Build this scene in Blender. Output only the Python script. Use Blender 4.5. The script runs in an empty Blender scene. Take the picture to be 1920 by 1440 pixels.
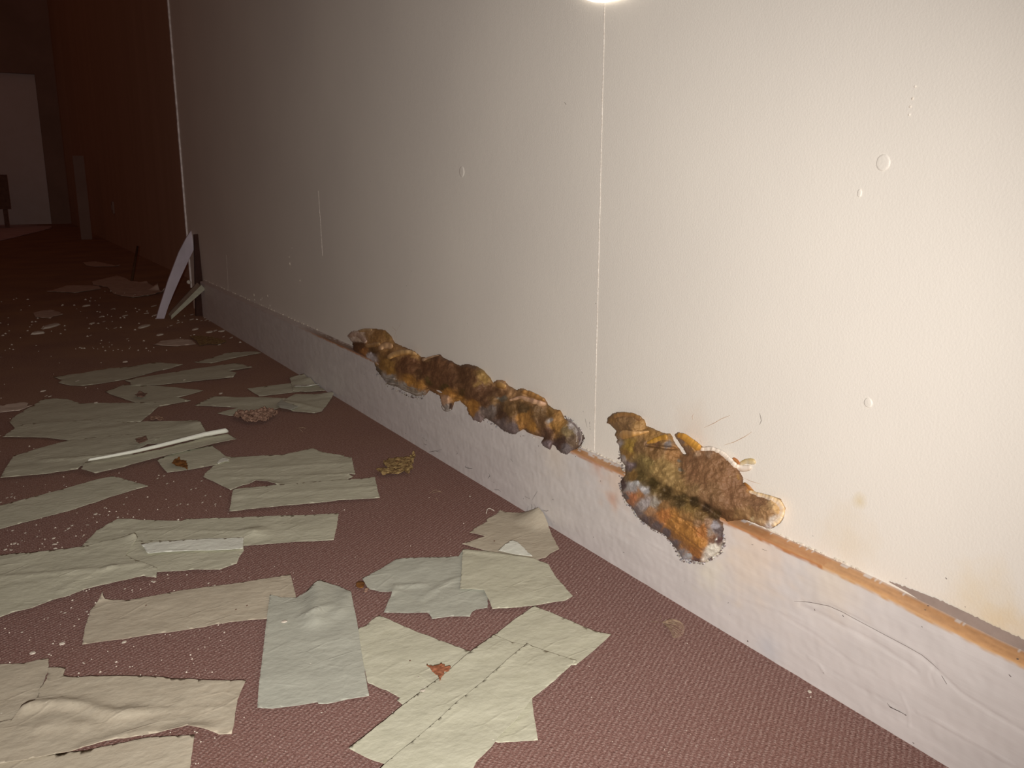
import bpy, bmesh, math, random
import numpy as np
from mathutils import Vector, Matrix, noise
random.seed(7)
scn = bpy.context.scene
COL = scn.collection

# ------------------------------------------------------------------ camera
F = 1651.0                       # focal length in pixels of the 1920 x 1440 frame
CAM = Vector((0.0, 0.0, 0.62))
def _n(v):
    v = np.array(v, float); return v / np.linalg.norm(v)
_D = _n((-1010, 385, -F)); _U = -_n((-13, -7078, -F))
_Y = _n(_D - _U * (_D @ _U)); _X = np.cross(_Y, _U)
R = np.array([_X, _Y, _U])       # camera axes -> world axes
cd = bpy.data.cameras.new('camera'); cam = bpy.data.objects.new('camera', cd); COL.objects.link(cam)
cd.sensor_fit = 'HORIZONTAL'; cd.sensor_width = 36.0; cd.lens = 36.0 * F / 1920
cd.clip_start = 0.02; cd.clip_end = 60
cam.matrix_world = Matrix.Translation(CAM) @ Matrix(R.tolist()).to_4x4()
scn.camera = cam

# ------------------------------------------------------------------ view, world, lights
scn.view_settings.view_transform = 'Standard'
scn.view_settings.look = 'None'
scn.view_settings.gamma = 1
scn.view_settings.use_curve_mapping = False
scn.view_settings.exposure = 0.0
w = bpy.data.worlds.new('world'); scn.world = w; w.use_nodes = True
w.node_tree.nodes['Background'].inputs[0].default_value = (0.041, 0.0160, 0.0100, 1)  # reddish ambient added to lift the dark areas, in place of lens glare
w.node_tree.nodes['Background'].inputs[1].default_value = 1.0
# the hand torch next to the phone: the only lamp in the dark corridor
ld = bpy.data.lights.new('torch', 'SPOT'); lo = bpy.data.objects.new('torch', ld); COL.objects.link(lo)
ld.energy = 112.0; ld.color = (1.0, 0.962, 0.935); ld.shadow_soft_size = 0.012
ld.spot_size = math.radians(93); ld.spot_blend = 1.0
_loc = CAM + Vector((R @ np.array((0.035, -0.022, 0.20))).tolist())
_aim = Vector((R @ _n((760 - 960, 720 - 690, -F))).tolist())
lo.location = _loc; lo.rotation_euler = _aim.to_track_quat('-Z', 'Y').to_euler()

# ------------------------------------------------------------------ measuring helpers
XF = 0.8336                      # front of the baseboard
XW = 0.8545                      # face of the painted wall
HB = 0.1605                      # height of the baseboard
YE = 4.48                        # where the painted wall ends
def ray(px, py):
    return Vector((R @ _n((px - 960, 720 - py, -F))).tolist())
def on_floor(px, py, z=0.0):
    r = ray(px, py); return CAM + r * ((z - CAM.z) / r.z)
def on_x(px, py, X=XW):
    r = ray(px, py); return CAM + r * (X / r.x)
def on_y(px, py, Y):
    r = ray(px, py); return CAM + r * (Y / r.y)
def on_board(px, py):            # baseboard front, running softly over onto the wall above it
    r = ray(px, py); X = XF
    for _ in range(8):
        z = CAM.z + r.z * X / r.x
        X = XF + (XW - XF) * min(max((z - 0.150) / 0.045, 0), 1)
    return CAM + r * (X / r.x)
def crop(ox, oy, s, pts):
    return [(ox + x / s, oy + y / s) for x, y in pts]
def srgb(r, g, b):
    f = lambda c: (c / 255 / 12.92) if c / 255 <= 0.04045 else ((c / 255 + 0.055) / 1.055) ** 2.4
    return (f(r), f(g), f(b), 1.0)

# ------------------------------------------------------------------ object helpers
def tag(o, label=None, cat=None, group=None, kind=None):
    if label: o['label'] = label
    if cat: o['category'] = cat
    if group: o['group'] = group
    if kind: o['kind'] = kind
    return o
def link(name, me, m=None, parent=None, smooth=True):
    o = bpy.data.objects.new(name, me); COL.objects.link(o)
    if m: me.materials.append(m)
    if smooth:
        for p in me.polygons: p.use_smooth = True
    if parent: o.parent = parent
    return o
def obj(name, bm, m, parent=None, smooth=True):
    me = bpy.data.meshes.new(name); bm.normal_update(); bm.to_mesh(me); bm.free()
    return link(name, me, m, parent, smooth)
def from_data(name, vs, fs, m, parent=None, cols=None, smooth=True):
    me = bpy.data.meshes.new(name); me.from_pydata([tuple(v) for v in vs], [], fs); me.update()
    if cols is not None:
        a = me.color_attributes.new('Col', 'FLOAT_COLOR', 'POINT')
        a.data.foreach_set('color', np.array(cols, np.float32).ravel())
    return link(name, me, m, parent, smooth)
def box(bm, x0, x1, y0, y1, z0, z1):
    r = bmesh.ops.create_cube(bm, size=1)
    for v in r['verts']:
        v.co = Vector(((x0 + x1) / 2 + v.co.x * (x1 - x0), (y0 + y1) / 2 + v.co.y * (y1 - y0), (z0 + z1) / 2 + v.co.z * (z1 - z0)))
def origin_to(o, p):             # put a one-mesh thing's origin at its base
    o.data.transform(Matrix.Translation(-Vector(p))); o.location = p
def recentre(o):
    cs = np.array([v.co[:] for v in o.data.vertices])
    origin_to(o, Vector((cs[:, 0].mean(), cs[:, 1].mean(), cs[:, 2].min())))
    for ch in o.children:
        ch.location = -o.location

# ------------------------------------------------------------------ materials
class MT:
    def __init__(s, name, rough=0.8, spec=0.3):
        s.m = bpy.data.materials.new(name); s.m.use_nodes = True
        s.t = s.m.node_tree; s.b = s.t.nodes['Principled BSDF']
        s.b.inputs['Roughness'].default_value = rough
        s.b.inputs['Specular IOR Level'].default_value = spec
        s.co = s.n('ShaderNodeTexCoord').outputs['Object']
    def n(s, ty, **k):
        x = s.t.nodes.new(ty)
        for a, v in k.items():
            if a.startswith('i_'): x.inputs[a[2:].replace('_', ' ')].default_value = v
            else: setattr(x, a, v)
        return x
    def l(s, a, b): s.t.links.new(a, b)
    def noise(s, scale, detail=3, rough=0.5, vec=None, dist=0.0):
        x = s.n('ShaderNodeTexNoise'); x.inputs['Scale'].default_value = scale
        x.inputs['Detail'].default_value = detail; x.inputs['Roughness'].default_value = rough
        x.inputs['Distortion'].default_value = dist
        s.l(vec or s.co, x.inputs['Vector']); return x.outputs['Fac']
    def mapped(s, scale=(1, 1, 1), rot=(0, 0, 0)):
        x = s.n('ShaderNodeMapping'); x.inputs['Scale'].default_value = scale; x.inputs['Rotation'].default_value = rot
        s.l(s.co, x.inputs['Vector']); return x.outputs['Vector']
    def ramp(s, fac, stops):
        x = s.n('ShaderNodeValToRGB'); e = x.color_ramp.elements
        while len(e) < len(stops): e.new(0.5)
        for q, (p, c) in zip(e, stops): q.position = p; q.color = c if len(c) == 4 else (*c, 1)
        s.l(fac, x.inputs['Fac']); return x.outputs['Color']
    def mix(s, fac, a, b, mode='MIX'):
        x = s.n('ShaderNodeMix', data_type='RGBA', blend_type=mode)
        for sock, v in ((x.inputs[0], fac), (x.inputs[6], a), (x.inputs[7], b)):
            if hasattr(v, 'links'): s.l(v, sock)
            else: sock.default_value = v
        return x.outputs[2]
    def math(s, op, a, b=0.0):
        x = s.n('ShaderNodeMath', operation=op)
        for sock, v in ((x.inputs[0], a), (x.inputs[1], b)):
            if hasattr(v, 'links'): s.l(v, sock)
            else: sock.default_value = v
        return x.outputs[0]
    def color(s, c):
        if hasattr(c, 'links'): s.l(c, s.b.inputs['Base Color'])
        else: s.b.inputs['Base Color'].default_value = c
    def bump(s, h, strength=0.3, dist=0.001):
        x = s.n('ShaderNodeBump'); x.inputs['Strength'].default_value = strength; x.inputs['Distance'].default_value = dist
        s.l(h, x.inputs['Height']); s.l(x.outputs[0], s.b.inputs['Normal']); return x
def attr(mt):
    return mt.n('ShaderNodeVertexColor', layer_name='Col').outputs['Color']
BLK = (0, 0, 0, 1); WHT = (1, 1, 1, 1)

# painted wall: cream emulsion with a light orange peel, faint damp stains and dirt specks
mt = MT('painted_wall', 0.55, 0.35)
base = mt.mix(mt.ramp(mt.noise(2.2, 3), [(0.35, BLK), (0.65, WHT)]), srgb(226, 219, 207), srgb(232, 225, 212))
for (px, py, rad, c, k) in ((1850, 1145, 0.06, srgb(224, 200, 150), 0.35), (1885, 1190, 0.04, srgb(222, 190, 130), 0.3), (1590, 1010, 0.05, srgb(220, 200, 165), 0.3),
                            (1612, 940, 0.012, srgb(212, 190, 140), 0.5), (1300, 800, 0.05, srgb(214, 190, 165), 0.25)):
    p = on_x(px, py)
    vm = mt.n('ShaderNodeVectorMath', operation='DISTANCE'); mt.l(mt.co, vm.inputs[0]); vm.inputs[1].default_value = p
    d = mt.math('ADD', vm.outputs['Value'], mt.math('MULTIPLY', mt.math('SUBTRACT', mt.noise(40, 4), 0.5), rad * 1.2))
    f = mt.ramp(mt.math('DIVIDE', d, rad), [(0.15, (k, k, k)), (1.0, BLK)])
    base = mt.mix(f, base, c)
vo = mt.n('ShaderNodeTexVoronoi'); vo.inputs['Scale'].default_value = 26; mt.l(mt.co, vo.inputs['Vector'])
sp = mt.ramp(vo.outputs['Distance'], [(0.018, WHT), (0.03, BLK)])
sp = mt.math('MULTIPLY', sp, mt.ramp(mt.noise(3.1, 1), [(0.52, BLK), (0.58, WHT)]))
base = mt.mix(sp, base, srgb(120, 105, 92)); mt.color(base)
mt.bump(mt.math('ADD', mt.noise(330, 2), mt.math('MULTIPLY', mt.noise(60, 3), 0.8)), 0.28, 0.0009)
M_WALL = mt.m
# baseboard: brushed white gloss, colours of stains and bare wood come with the mesh
mt = MT('painted_board', 0.42, 0.4)
gr = mt.noise(1.0, 6, 0.6, mt.mapped((80, 9, 190)))
gr2 = mt.noise(1.0, 4, 0.6, mt.mapped((40, 22, 300)))
c = mt.mix(mt.ramp(gr, [(0.3, (0.10,) * 3), (0.7, BLK)]), attr(mt), srgb(170, 160, 150))
vo = mt.n('ShaderNodeTexVoronoi'); vo.inputs['Scale'].default_value = 55; mt.l(mt.co, vo.inputs['Vector'])
sp = mt.math('MULTIPLY', mt.ramp(vo.outputs['Distance'], [(0.05, WHT), (0.075, BLK)]), mt.ramp(mt.noise(9, 2), [(0.56, BLK), (0.6, WHT)]))
mt.color(mt.mix(sp, c, srgb(96, 82, 76)))
mt.bump(mt.math('ADD', gr2, mt.math('MULTIPLY', mt.noise(45, 4), 0.8)), 0.16, 0.0010)
M_BOARD = mt.m
# woven carpet
mt = MT('woven_carpet', 0.95, 0.1)
ANG = math.radians(34.3)
wn = mt.n('ShaderNodeTexNoise'); wn.inputs['Scale'].default_value = 55; mt.l(mt.co, wn.inputs['Vector'])
wm = mt.n('ShaderNodeVectorMath', operation='MULTIPLY_ADD'); mt.l(wn.outputs['Color'], wm.inputs[0]); wm.inputs[1].default_value = (0.003, 0.003, 0.0); mt.l(mt.co, wm.inputs[2])
wv = mt.n('ShaderNodeMapping'); wv.inputs['Rotation'].default_value = (0, 0, -ANG); mt.l(wm.outputs[0], wv.inputs['Vector']); wv = wv.outputs['Vector']
def wave(vec, scale, d, axis):
    x = mt.n('ShaderNodeTexWave', wave_type='BANDS', bands_direction=axis); x.inputs['Scale'].default_value = scale
    x.inputs['Distortion'].default_value = d; x.inputs['Detail'].default_value = 1; x.inputs['Detail Scale'].default_value = 60
    mt.l(vec, x.inputs['Vector']); return x.outputs['Fac']
rows = wave(wv, 52, 0.8, 'Y'); beads = wave(wv, 75, 2.2, 'X')
gap = mt.ramp(mt.noise(150, 2), [(0.38, (0.25,) * 3), (0.58, WHT)])
tuft = mt.math('MULTIPLY', mt.math('MULTIPLY', rows, mt.math('ADD', mt.math('MULTIPLY', beads, 0.75), 0.25)), gap)
fine = mt.noise(900, 2)
tv = mt.math('ADD', mt.math('MULTIPLY', tuft, 0.30), mt.math('MULTIPLY', mt.math('ADD', fine, mt.math('MULTIPLY', mt.noise(330, 2, 0.7), 2.2)), 0.29))
big = mt.noise(1.6, 4)
ca = mt.ramp(tv, [(0.34, srgb(104, 74, 67)), (0.52, srgb(144, 110, 102)), (0.74, srgb(190, 162, 152))])
dirt_and_light = mt.mix(mt.ramp(big, [(0.35, BLK), (0.75, (0.35,) * 3)]), ca, srgb(132, 92, 74))
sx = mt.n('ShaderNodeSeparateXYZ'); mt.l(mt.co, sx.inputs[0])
far_light = mt.math('MULTIPLY', mt.ramp(mt.math('MULTIPLY', sx.outputs['Y'], 0.1), [(0.14, BLK), (0.42, WHT)]), mt.ramp(mt.noise(3.3, 5), [(0.3, (0.35,) * 3), (0.7, (0.95,) * 3)]))  # far carpet painted lighter with distance, brightness put into its colour
dirt_and_light = mt.mix(far_light, dirt_and_light, srgb(184, 148, 116))
flk = mt.noise(420, 1); mt.color(mt.mix(mt.ramp(flk, [(0.80, BLK), (0.84, (0.35,) * 3)]), dirt_and_light, srgb(215, 200, 180)))
mt.bump(tv, 0.85, 0.0022)
M_CARPET = mt.m
# tissue-like masking paper
def paper(name, c1, c2):
    mt = MT(name, 0.85, 0.15)
    a = mt.noise(1.0, 5, 0.6, mt.mapped((34, 90, 40))); b = mt.noise(14, 3)
    c = mt.mix(mt.ramp(a, [(0.3, BLK), (0.7, WHT)]), c1, c2)
    c = mt.mix(mt.ramp(b, [(0.35, (0.3,) * 3), (0.7, BLK)]), c, tuple(x * 0.8 for x in c1[:3]) + (1,))
    vo = mt.n('ShaderNodeTexVoronoi'); vo.inputs['Scale'].default_value = 45; mt.l(mt.co, vo.inputs['Vector'])
    sp = mt.math('MULTIPLY', mt.ramp(vo.outputs['Distance'], [(0.045, WHT), (0.06, BLK)]), mt.ramp(mt.noise(7, 1), [(0.54, BLK), (0.6, (0.7,) * 3)]))
    mt.color(mt.mix(sp, c, srgb(235, 228, 210)))
    cr = mt.n('ShaderNodeTexVoronoi', feature='DISTANCE_TO_EDGE'); cr.inputs['Scale'].default_value = 13; mt.l(mt.mapped((1, 1.8, 1)), cr.inputs['Vector'])
    crz = mt.math('MULTIPLY', mt.ramp(cr.outputs['Distance'], [(0.0, WHT), (0.05, BLK)]), mt.ramp(mt.noise(11, 2), [(0.45, BLK), (0.65, WHT)]))
    mt.bump(mt.math('ADD', mt.math('ADD', a, mt.math('MULTIPLY', mt.noise(110, 4), 1.2)), mt.math('MULTIPLY', crz, 0.5)), 0.45, 0.0015)
    return mt.m
M_PG = paper('paper_greenish', srgb(192, 189, 165), srgb(206, 203, 180))
M_PT = paper('paper_tan', srgb(186, 174, 152), srgb(200, 190, 168))
M_PP = paper('paper_pale', srgb(178, 178, 163), srgb(192, 192, 176))
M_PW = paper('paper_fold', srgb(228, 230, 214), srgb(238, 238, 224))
# fungus flesh, colour comes with the mesh
mt = MT('fungus_flesh', 0.62, 0.3)
c = attr(mt); n1 = mt.noise(110, 5, 0.65); n2 = mt.noise(420, 3)
c = mt.mix(mt.ramp(n1, [(0.38, (0.4,) * 3), (0.62, BLK)]), c, mt.mix(1.0, c, (0.58, 0.54, 0.5, 1), 'MULTIPLY'))
c = mt.mix(mt.ramp(n2, [(0.66, BLK), (0.76, (0.5,) * 3)]), c, srgb(205, 180, 130))
mt.color(c); mt.bump(mt.math('ADD', n1, mt.math('MULTIPLY', n2, 0.5)), 0.55, 0.0022)
M_FUN = mt.m
mt = MT('fungus_margin', 0.45, 0.45)
c = attr(mt); mt.color(mt.mix(mt.ramp(mt.noise(120, 3), [(0.35, (0.25,) * 3), (0.6, BLK)]), c, mt.mix(1.0, c, (0.6, 0.52, 0.42, 1), 'MULTIPLY')))
mt.bump(mt.noise(90, 3), 0.25, 0.001); M_LIP = mt.m
def plain(name, c, c2=None, scale=30, rough=0.8, bump=0.3, bd=0.002, spec=0.25, stretch=(1, 1, 1)):
    mt = MT(name, rough, spec); n = mt.noise(1.0, 4, 0.55, mt.mapped(tuple(scale * q for q in stretch)))
    mt.color(mt.mix(mt.ramp(n, [(0.35, BLK), (0.65, WHT)]), c, c2 or tuple(x * 0.75 for x in c[:3]) + (1,)))
    mt.bump(n, bump, bd); return mt.m
M_FLAKE = plain('paint_flake', srgb(208, 196, 178), srgb(222, 212, 196), 200)
M_BROWNWALL = plain('brown_panelling', srgb(192, 160, 136), srgb(184, 152, 128), 2, stretch=(1, 2.5, 0.15))
M_DARKWALL = plain('dark_wall', srgb(176, 148, 132), srgb(160, 134, 118), 2)
M_DARKBOARD = plain('dark_wood', srgb(140, 112, 96), srgb(120, 92, 78), 20)
M_STAINED = plain('stained_wood', srgb(74, 46, 36), srgb(60, 36, 28), 20)
M_FARDOOR = plain('far_door_paint', srgb(246, 240, 236), srgb(240, 232, 226), 3)
M_FARFLOOR = plain('far_sheet', srgb(240, 224, 232), srgb(226, 206, 214), 4)
M_METAL = plain('edge_bead', srgb(232, 220, 214), srgb(190, 176, 168), 40, 0.35, spec=0.7)
M_PLANK = plain('grey_plank', srgb(214, 204, 212), srgb(196, 186, 192), 12, stretch=(1, 1, 0.2))
M_PLANKEDGE = plain('plank_edge', srgb(186, 184, 160), srgb(170, 166, 146), 60)
M_POST = plain('grey_post', srgb(166, 140, 126), srgb(154, 128, 114), 4)
M_BOARDGREY = plain('grey_brown_board', srgb(122, 100, 84), srgb(104, 84, 70), 30)
M_CRUST = plain('pinkish_crust', srgb(176, 144, 122), srgb(132, 100, 84), 160, bump=0.8, bd=0.004)
M_LEAF = plain('dry_leaf', srgb(172, 112, 82), srgb(124, 74, 48), 120, bump=0.6, bd=0.003)
M_SCRAP = plain('brown_scrap', srgb(176, 150, 100), srgb(118, 88, 56), 130, bump=0.9, bd=0.005)
M_AMBER = plain('amber_scrap', srgb(132, 88, 44), srgb(98, 62, 30), 130)
M_OLDSHEET = plain('dusty_sheet', srgb(226, 208, 190), srgb(206, 188, 170), 25)
M_STICK = plain('thin_stick', srgb(96, 64, 40), srgb(80, 52, 34), 60)
M_SCUFF = plain('scuff', srgb(92, 76, 68), srgb(70, 58, 54), 60)
M_BROWNSCUFF = plain('brown_scuff', srgb(196, 168, 140), srgb(170, 136, 108), 60)
M_SEAM = plain('seam_filler', srgb(238, 230, 218), srgb(208, 196, 180), 300, 0.6)
M_BAREWALL = plain('bare_wallboard', srgb(160, 144, 134), srgb(150, 134, 124), 50)

# ------------------------------------------------------------------ setting
def panel(name, x0, x1, y0, y1, z0, z1, m, parent=None):
    bm = bmesh.new(); box(bm, x0, x1, y0, y1, z0, z1); o = obj(name, bm, m, parent, False)
    return o
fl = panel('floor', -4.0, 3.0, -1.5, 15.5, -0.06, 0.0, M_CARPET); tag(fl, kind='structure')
wr = panel('wall_right', XW, XW + 0.11, -1.2, YE, 0.0, 2.6, M_WALL); tag(wr, kind='structure')
wc = panel('wall_corridor', 1.10, 1.2, YE, 13.85, 0.0, 4.5, M_BROWNWALL); tag(wc, kind='structure')
wb = bmesh.new()
box(wb, 0.86, 1.10, 13.8, 13.95, 0, 4.5); box(wb, -3.5, 0.86, 13.8, 13.95, 1.96, 4.5)
wb = obj('wall_back', wb, M_DARKWALL, None, False); tag(wb, kind='structure')
dr = panel('door_1', -3.4, 0.858, 13.86, 13.90, 0.0, 1.958, M_FARDOOR); tag(dr, kind='structure')
# metal bead on the wall's far corner
bm = bmesh.new()
zt, zb = 2.2, 0.10
for k in range(60):
    z0 = zb + (zt - zb) * k / 60; z1 = zb + (zt - zb) * (k + 1) / 60
    j = 0.0012 * noise.noise(Vector((0, 0, z0 * 14)))
    box(bm, XW - 0.007 + j, XW + 0.004, YE - 0.004, YE + 0.012 , z0, z1)
tr = obj('trim_1', bm, M_METAL, None, False); tag(tr, kind='structure')
# filled joints between the wallboards
def bead(px_top, px_bot, wmm, zt=None, n=160, gap=0.0, name='trim'):
    a = on_x(*px_top); b = on_x(*px_bot)
    if zt: a = Vector((a.x, b.y, zt))
    bm = bmesh.new(); prev = None
    for k in range(n + 1):
        t = k / n; p = b.lerp(a, t)
        dy = 0.0011 * noise.noise(Vector((p.z * 25, wmm, 3))) ; wd = wmm / 2000 * (0.7 + 0.9 * abs(noise.noise(Vector((p.z * 90, 5, wmm)))))
        h = 0.0012
        row = [bm.verts.new((XW + 0.0003, p.y + dy - wd, p.z)), bm.verts.new((XW - h, p.y + dy, p.z)), bm.verts.new((XW + 0.0003, p.y + dy + wd, p.z))]
        if prev and noise.noise(Vector((p.z * 60, 9, 2))) > -gap * 10 - 0.15 + gap * 10 - 1 + gap:
            for i in range(2): bm.faces.new((prev[i], prev[i + 1], row[i + 1], row[i]))
        prev = row
    o = obj(name, bm, M_SEAM); tag(o, kind='structure'); return o
bead((1133, 0), (1114, 846), 2.0, zt=1.6, n=420, name='trim_2')
bead((597, 358), (605, 480), 3.0, n=90, name='trim_3')
bead((424.5, 478), (428, 545), 6.0, n=40, name='trim_4')
# painted-over fixings on the wall
def wall_disc(px, py, r, h, name, m, sy=1.0, sz=1.0):
    p = on_x(px, py); bm = bmesh.new()
    rings = [(1.0, 0.0004), (0.88, -h * 0.8), (0.7, -h), (0.0, -h * 0.9)]
    prev = None
    for rr, x in rings:
        if rr == 0:
            c = bm.verts.new((XW + x, p.y, p.z))
            for i in range(20): bm.faces.new((prev[i], prev[(i + 1) % 20], c))
        else:
            row = [bm.verts.new((XW + x, p.y + math.cos(i / 20 * 6.2832) * r * rr * sy * (1 + 0.12 * noise.noise(Vector((i * .7, px, 0)))), p.z + math.sin(i / 20 * 6.2832) * r * rr * sz)) for i in range(20)]
            if prev:
                for i in range(20): bm.faces.new((prev[i], prev[(i + 1) % 20], row[(i + 1) % 20], row[i]))
            prev = row
    o = obj(name, bm, m, wr)
    return o
wall_disc(1656, 305, 0.0095, 0.0009, 'filled_screw', M_WALL)
wall_disc(866, 322, 0.0115, 0.0009, 'filled_screw', M_WALL)
wall_disc(1628, 755, 0.006, 0.001, 'filled_screw', M_WALL)
wall_disc(1612, 362, 0.003, 0.001, 'filled_screw', M_WALL, 1, 1.6)
for q in ((1716, 162), (1711, 185), (1707, 200), (1705, 215)): wall_disc(q[0], q[1], 0.0014, 0.0008, 'paint_drip', M_SEAM)
# round lamp on the wall, its lower rim just enters the frame
p = on_x(1158, -14, XW)
bm = bmesh.new()
bmesh.ops.create_uvsphere(bm, u_segments=32, v_segments=16, radius=1)
for v in bm.verts: v.co = Vector((p.x - 0.004 + v.co.x * 0.02, p.y + v.co.y * 0.15, p.z + 0.083 + v.co.z * 0.095))
mt = MT('lamp_opal', 0.3); mt.color(srgb(250, 244, 232)); mt.b.inputs['Emission Color'].default_value = (1, 0.93, 0.84, 1); mt.b.inputs['Emission Strength'].default_value = 1.3
lamp = obj('wall_lamp', bm, mt.m); tag(lamp, 'round white glowing lamp on the wall, cut off by the top edge of the photo', 'lamp'); recentre(lamp)

# ------------------------------------------------------------------ baseboard
def wood_amt(y):                  # how much of the top ledge is bare orange wood along its length
    if y < 0.82: return 1.0
    if y < 1.22: return 0.75
    if 1.9 < y < 2.75: return 0.9 * min(1, (2.78 - y) / 0.3)
    return 0.18
ys = list(np.arange(0.30, 1.45, 0.0022)) ; y = ys[-1]
while y < 4.17: y += 0.0022 + (y - 1.45) * 0.004; ys.append(min(y, 4.17))
ys = list(np.arange(-1.1, 0.29, 0.03)) + ys
zs = list(np.linspace(0, HB, 66))
tops = [(0.0012, 0.0012), (0.004, 0.0020), (0.007, 0.0026), (0.010, 0.0031), (0.013, 0.0036), (0.016, 0.0042), (XW - XF + 0.002, 0.0050)]
# long creases and ridges of thick paint on the near board (pixels, depth mm, width mm)
CRE = [([(1500, 1127), (1555, 1136), (1600, 1158), (1660, 1190), (1730, 1228), (1762, 1256), (1800, 1292), (1860, 1330), (1925, 1368)], -1.5, 2.4),
       ([(1500, 1134), (1560, 1164), (1640, 1204), (1700, 1240), (1720, 1256)], -1.2, 4.0),
       ([(1460, 1150), (1530, 1192), (1600, 1245), (1640, 1262)], -0.7, 3.0),
       ([(1720, 1332), (1780, 1362), (1840, 1395), (1900, 1430)], 1.4, 2.2),
       ([(1515, 1232), (1535, 1245), (1545, 1260)], 1.4, 1.8), ([(1560, 1262), (1590, 1276), (1625, 1298), (1690, 1325)], -0.9, 1.6),
       ([(1135, 980), (1200, 1010), (1270, 1045)], 0.7, 1.6), ([(1090, 985), (1160, 1008), (1260, 1062)], 0.6, 1.4),
       ([(1755, 1240), (1745, 1262), (1752, 1280)], -0.8, 2.0), ([(1690, 1300), (1703, 1330), (1705, 1362)], 0.7, 2.0),
       ([(1390, 1120), (1450, 1140), (1500, 1160)], 0.6, 3.0)]
CREP = []
for pts, d, wd in CRE:
    q = [on_x(px, py, XF) for px, py in pts]; CREP.append((np.array([(v.y, v.z) for v in q]), d * 0.7 / 1000, wd * 0.6 / 1000))
def seg_dist(P, poly):
    best = np.full(len(P), 9.0)
    for a, b in zip(poly[:-1], poly[1:]):
        ab = b - a; t = np.clip(((P - a) @ ab) / (ab @ ab), 0, 1)
        best = np.minimum(best, np.linalg.norm(P - a - t[:, None] * ab, axis=1))
    return best
WHITE = np.array(srgb(222, 215, 209)); ORG = np.array(srgb(184, 124, 76)); ORG2 = np.array(srgb(208, 164, 116)); RUST = np.array(srgb(150, 102, 66))
STN = [(1160, 900, 0.045, srgb(226, 196, 170), 0.55), (1120, 868, 0.02, srgb(214, 160, 130), 0.6), (1420, 1010, 0.05, srgb(228, 204, 182), 0.6), (1400, 1060, 0.05, srgb(230, 212, 190), 0.6), (1148, 935, 0.012, srgb(205, 150, 118), 0.6), (1560, 1095, 0.04, srgb(230, 214, 190), 0.5),
       (1040, 850, 0.04, srgb(222, 205, 180), 0.4), (1330, 1075, 0.03, srgb(230, 222, 200), 0.6), (1440, 1215, 0.02, srgb(200, 205, 212), 0.4)]
STN = [(on_x(px, py, XF), r, np.array(c), k) for px, py, r, c, k in STN]
vs, cols = [], []
P2 = np.array([(yy, zz) for yy in ys for zz in zs])
dX = np.zeros(len(P2))
for poly, d, wd in CREP: dX += -d * np.exp(-(seg_dist(P2, poly) / wd) ** 2)
k = 0
for yy in ys:
    wob = 0.0006 * noise.noise(Vector((yy * 5, 0, 0)))
    edge = 0.0014 * noise.noise(Vector((yy * 22, 4, 0))) + 0.0010 * noise.noise(Vector((yy * 90, 4, 0)))
    drop = -0.007 * min(max((0.60 - yy) / 0.15, 0), 1)
    for zz in zs:
        z = zz * (1 + drop / HB)
        x = XF + wob + dX[k] + 0.0005 * noise.noise(Vector((yy * 30, zz * 60, 1))) + 0.0003 * noise.noise(Vector((yy * 90, zz * 120, 1)))
        if zz == 0 : x += 0
        c = WHITE * (0.94 + 0.06 * noise.noise(Vector((yy * 14, zz * 40, 3))))
        for p, r, cc, kk in STN:
            if abs(p.y - yy) < r * 2.5:
                e = math.exp(-(((p.y - yy) / r) ** 2 + ((p.z - zz) / r) ** 2) * (1.2 + noise.noise(Vector((yy * 50, zz * 90, 7))))) * kk
                c = c * (1 - e) + cc * e
        # scraped paint just under the top edge
        e = min(max((zz - HB + 0.0035 + edge * 1.6) / 0.0016, 0), 1) * wood_amt(yy)
        c = c * (1 - e) + (ORG if yy > 0.66 else ORG2) * e
        vs.append((x, yy, z)); cols.append(c); k += 1
    for dx, dz in tops:
        t = dx / (XW - XF)
        wa = wood_amt(yy)
        nn = noise.noise(Vector((yy * 60, t * 5, 9))) + 0.5 * noise.noise(Vector((yy * 260, t * 9, 2)))
        wcol = ORG * (0.62 + 0.35 * nn) + ORG2 * (0.36 - 0.35 * nn) if yy > 0.66 else ORG * 0.35 + ORG2 * (0.62 + 0.2 * nn)
        if 1.9 < yy: wcol = RUST * (0.7 + 0.3 * nn)
        if yy < 0.82: am = 1.0 if t < 0.84 + 0.2 * nn else 0.2
        elif yy < 1.22: am = 1.0 if (t + 0.5 * nn < 0.62 and t > 0.05) else 0.1
        else: am = wa if t + 0.6 * nn < 0.7 else wa * 0.4
        vs.append((XF + wob + dx, yy, HB + drop + dz + edge * 0.3)); cols.append(WHITE * (1 - am) + wcol * am)
NZ = len(zs) + len(tops); fs = []
for i in range(len(ys) - 1):
    for j in range(NZ - 1):
        a = i * NZ + j; fs.append((a, a + 1, a + NZ + 1, a + NZ))
cols = [(c[0], c[1], c[2], 1) for c in cols]
bb = from_data('baseboard_right', vs, fs, M_BOARD, None, cols); tag(bb, kind='structure')
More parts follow.
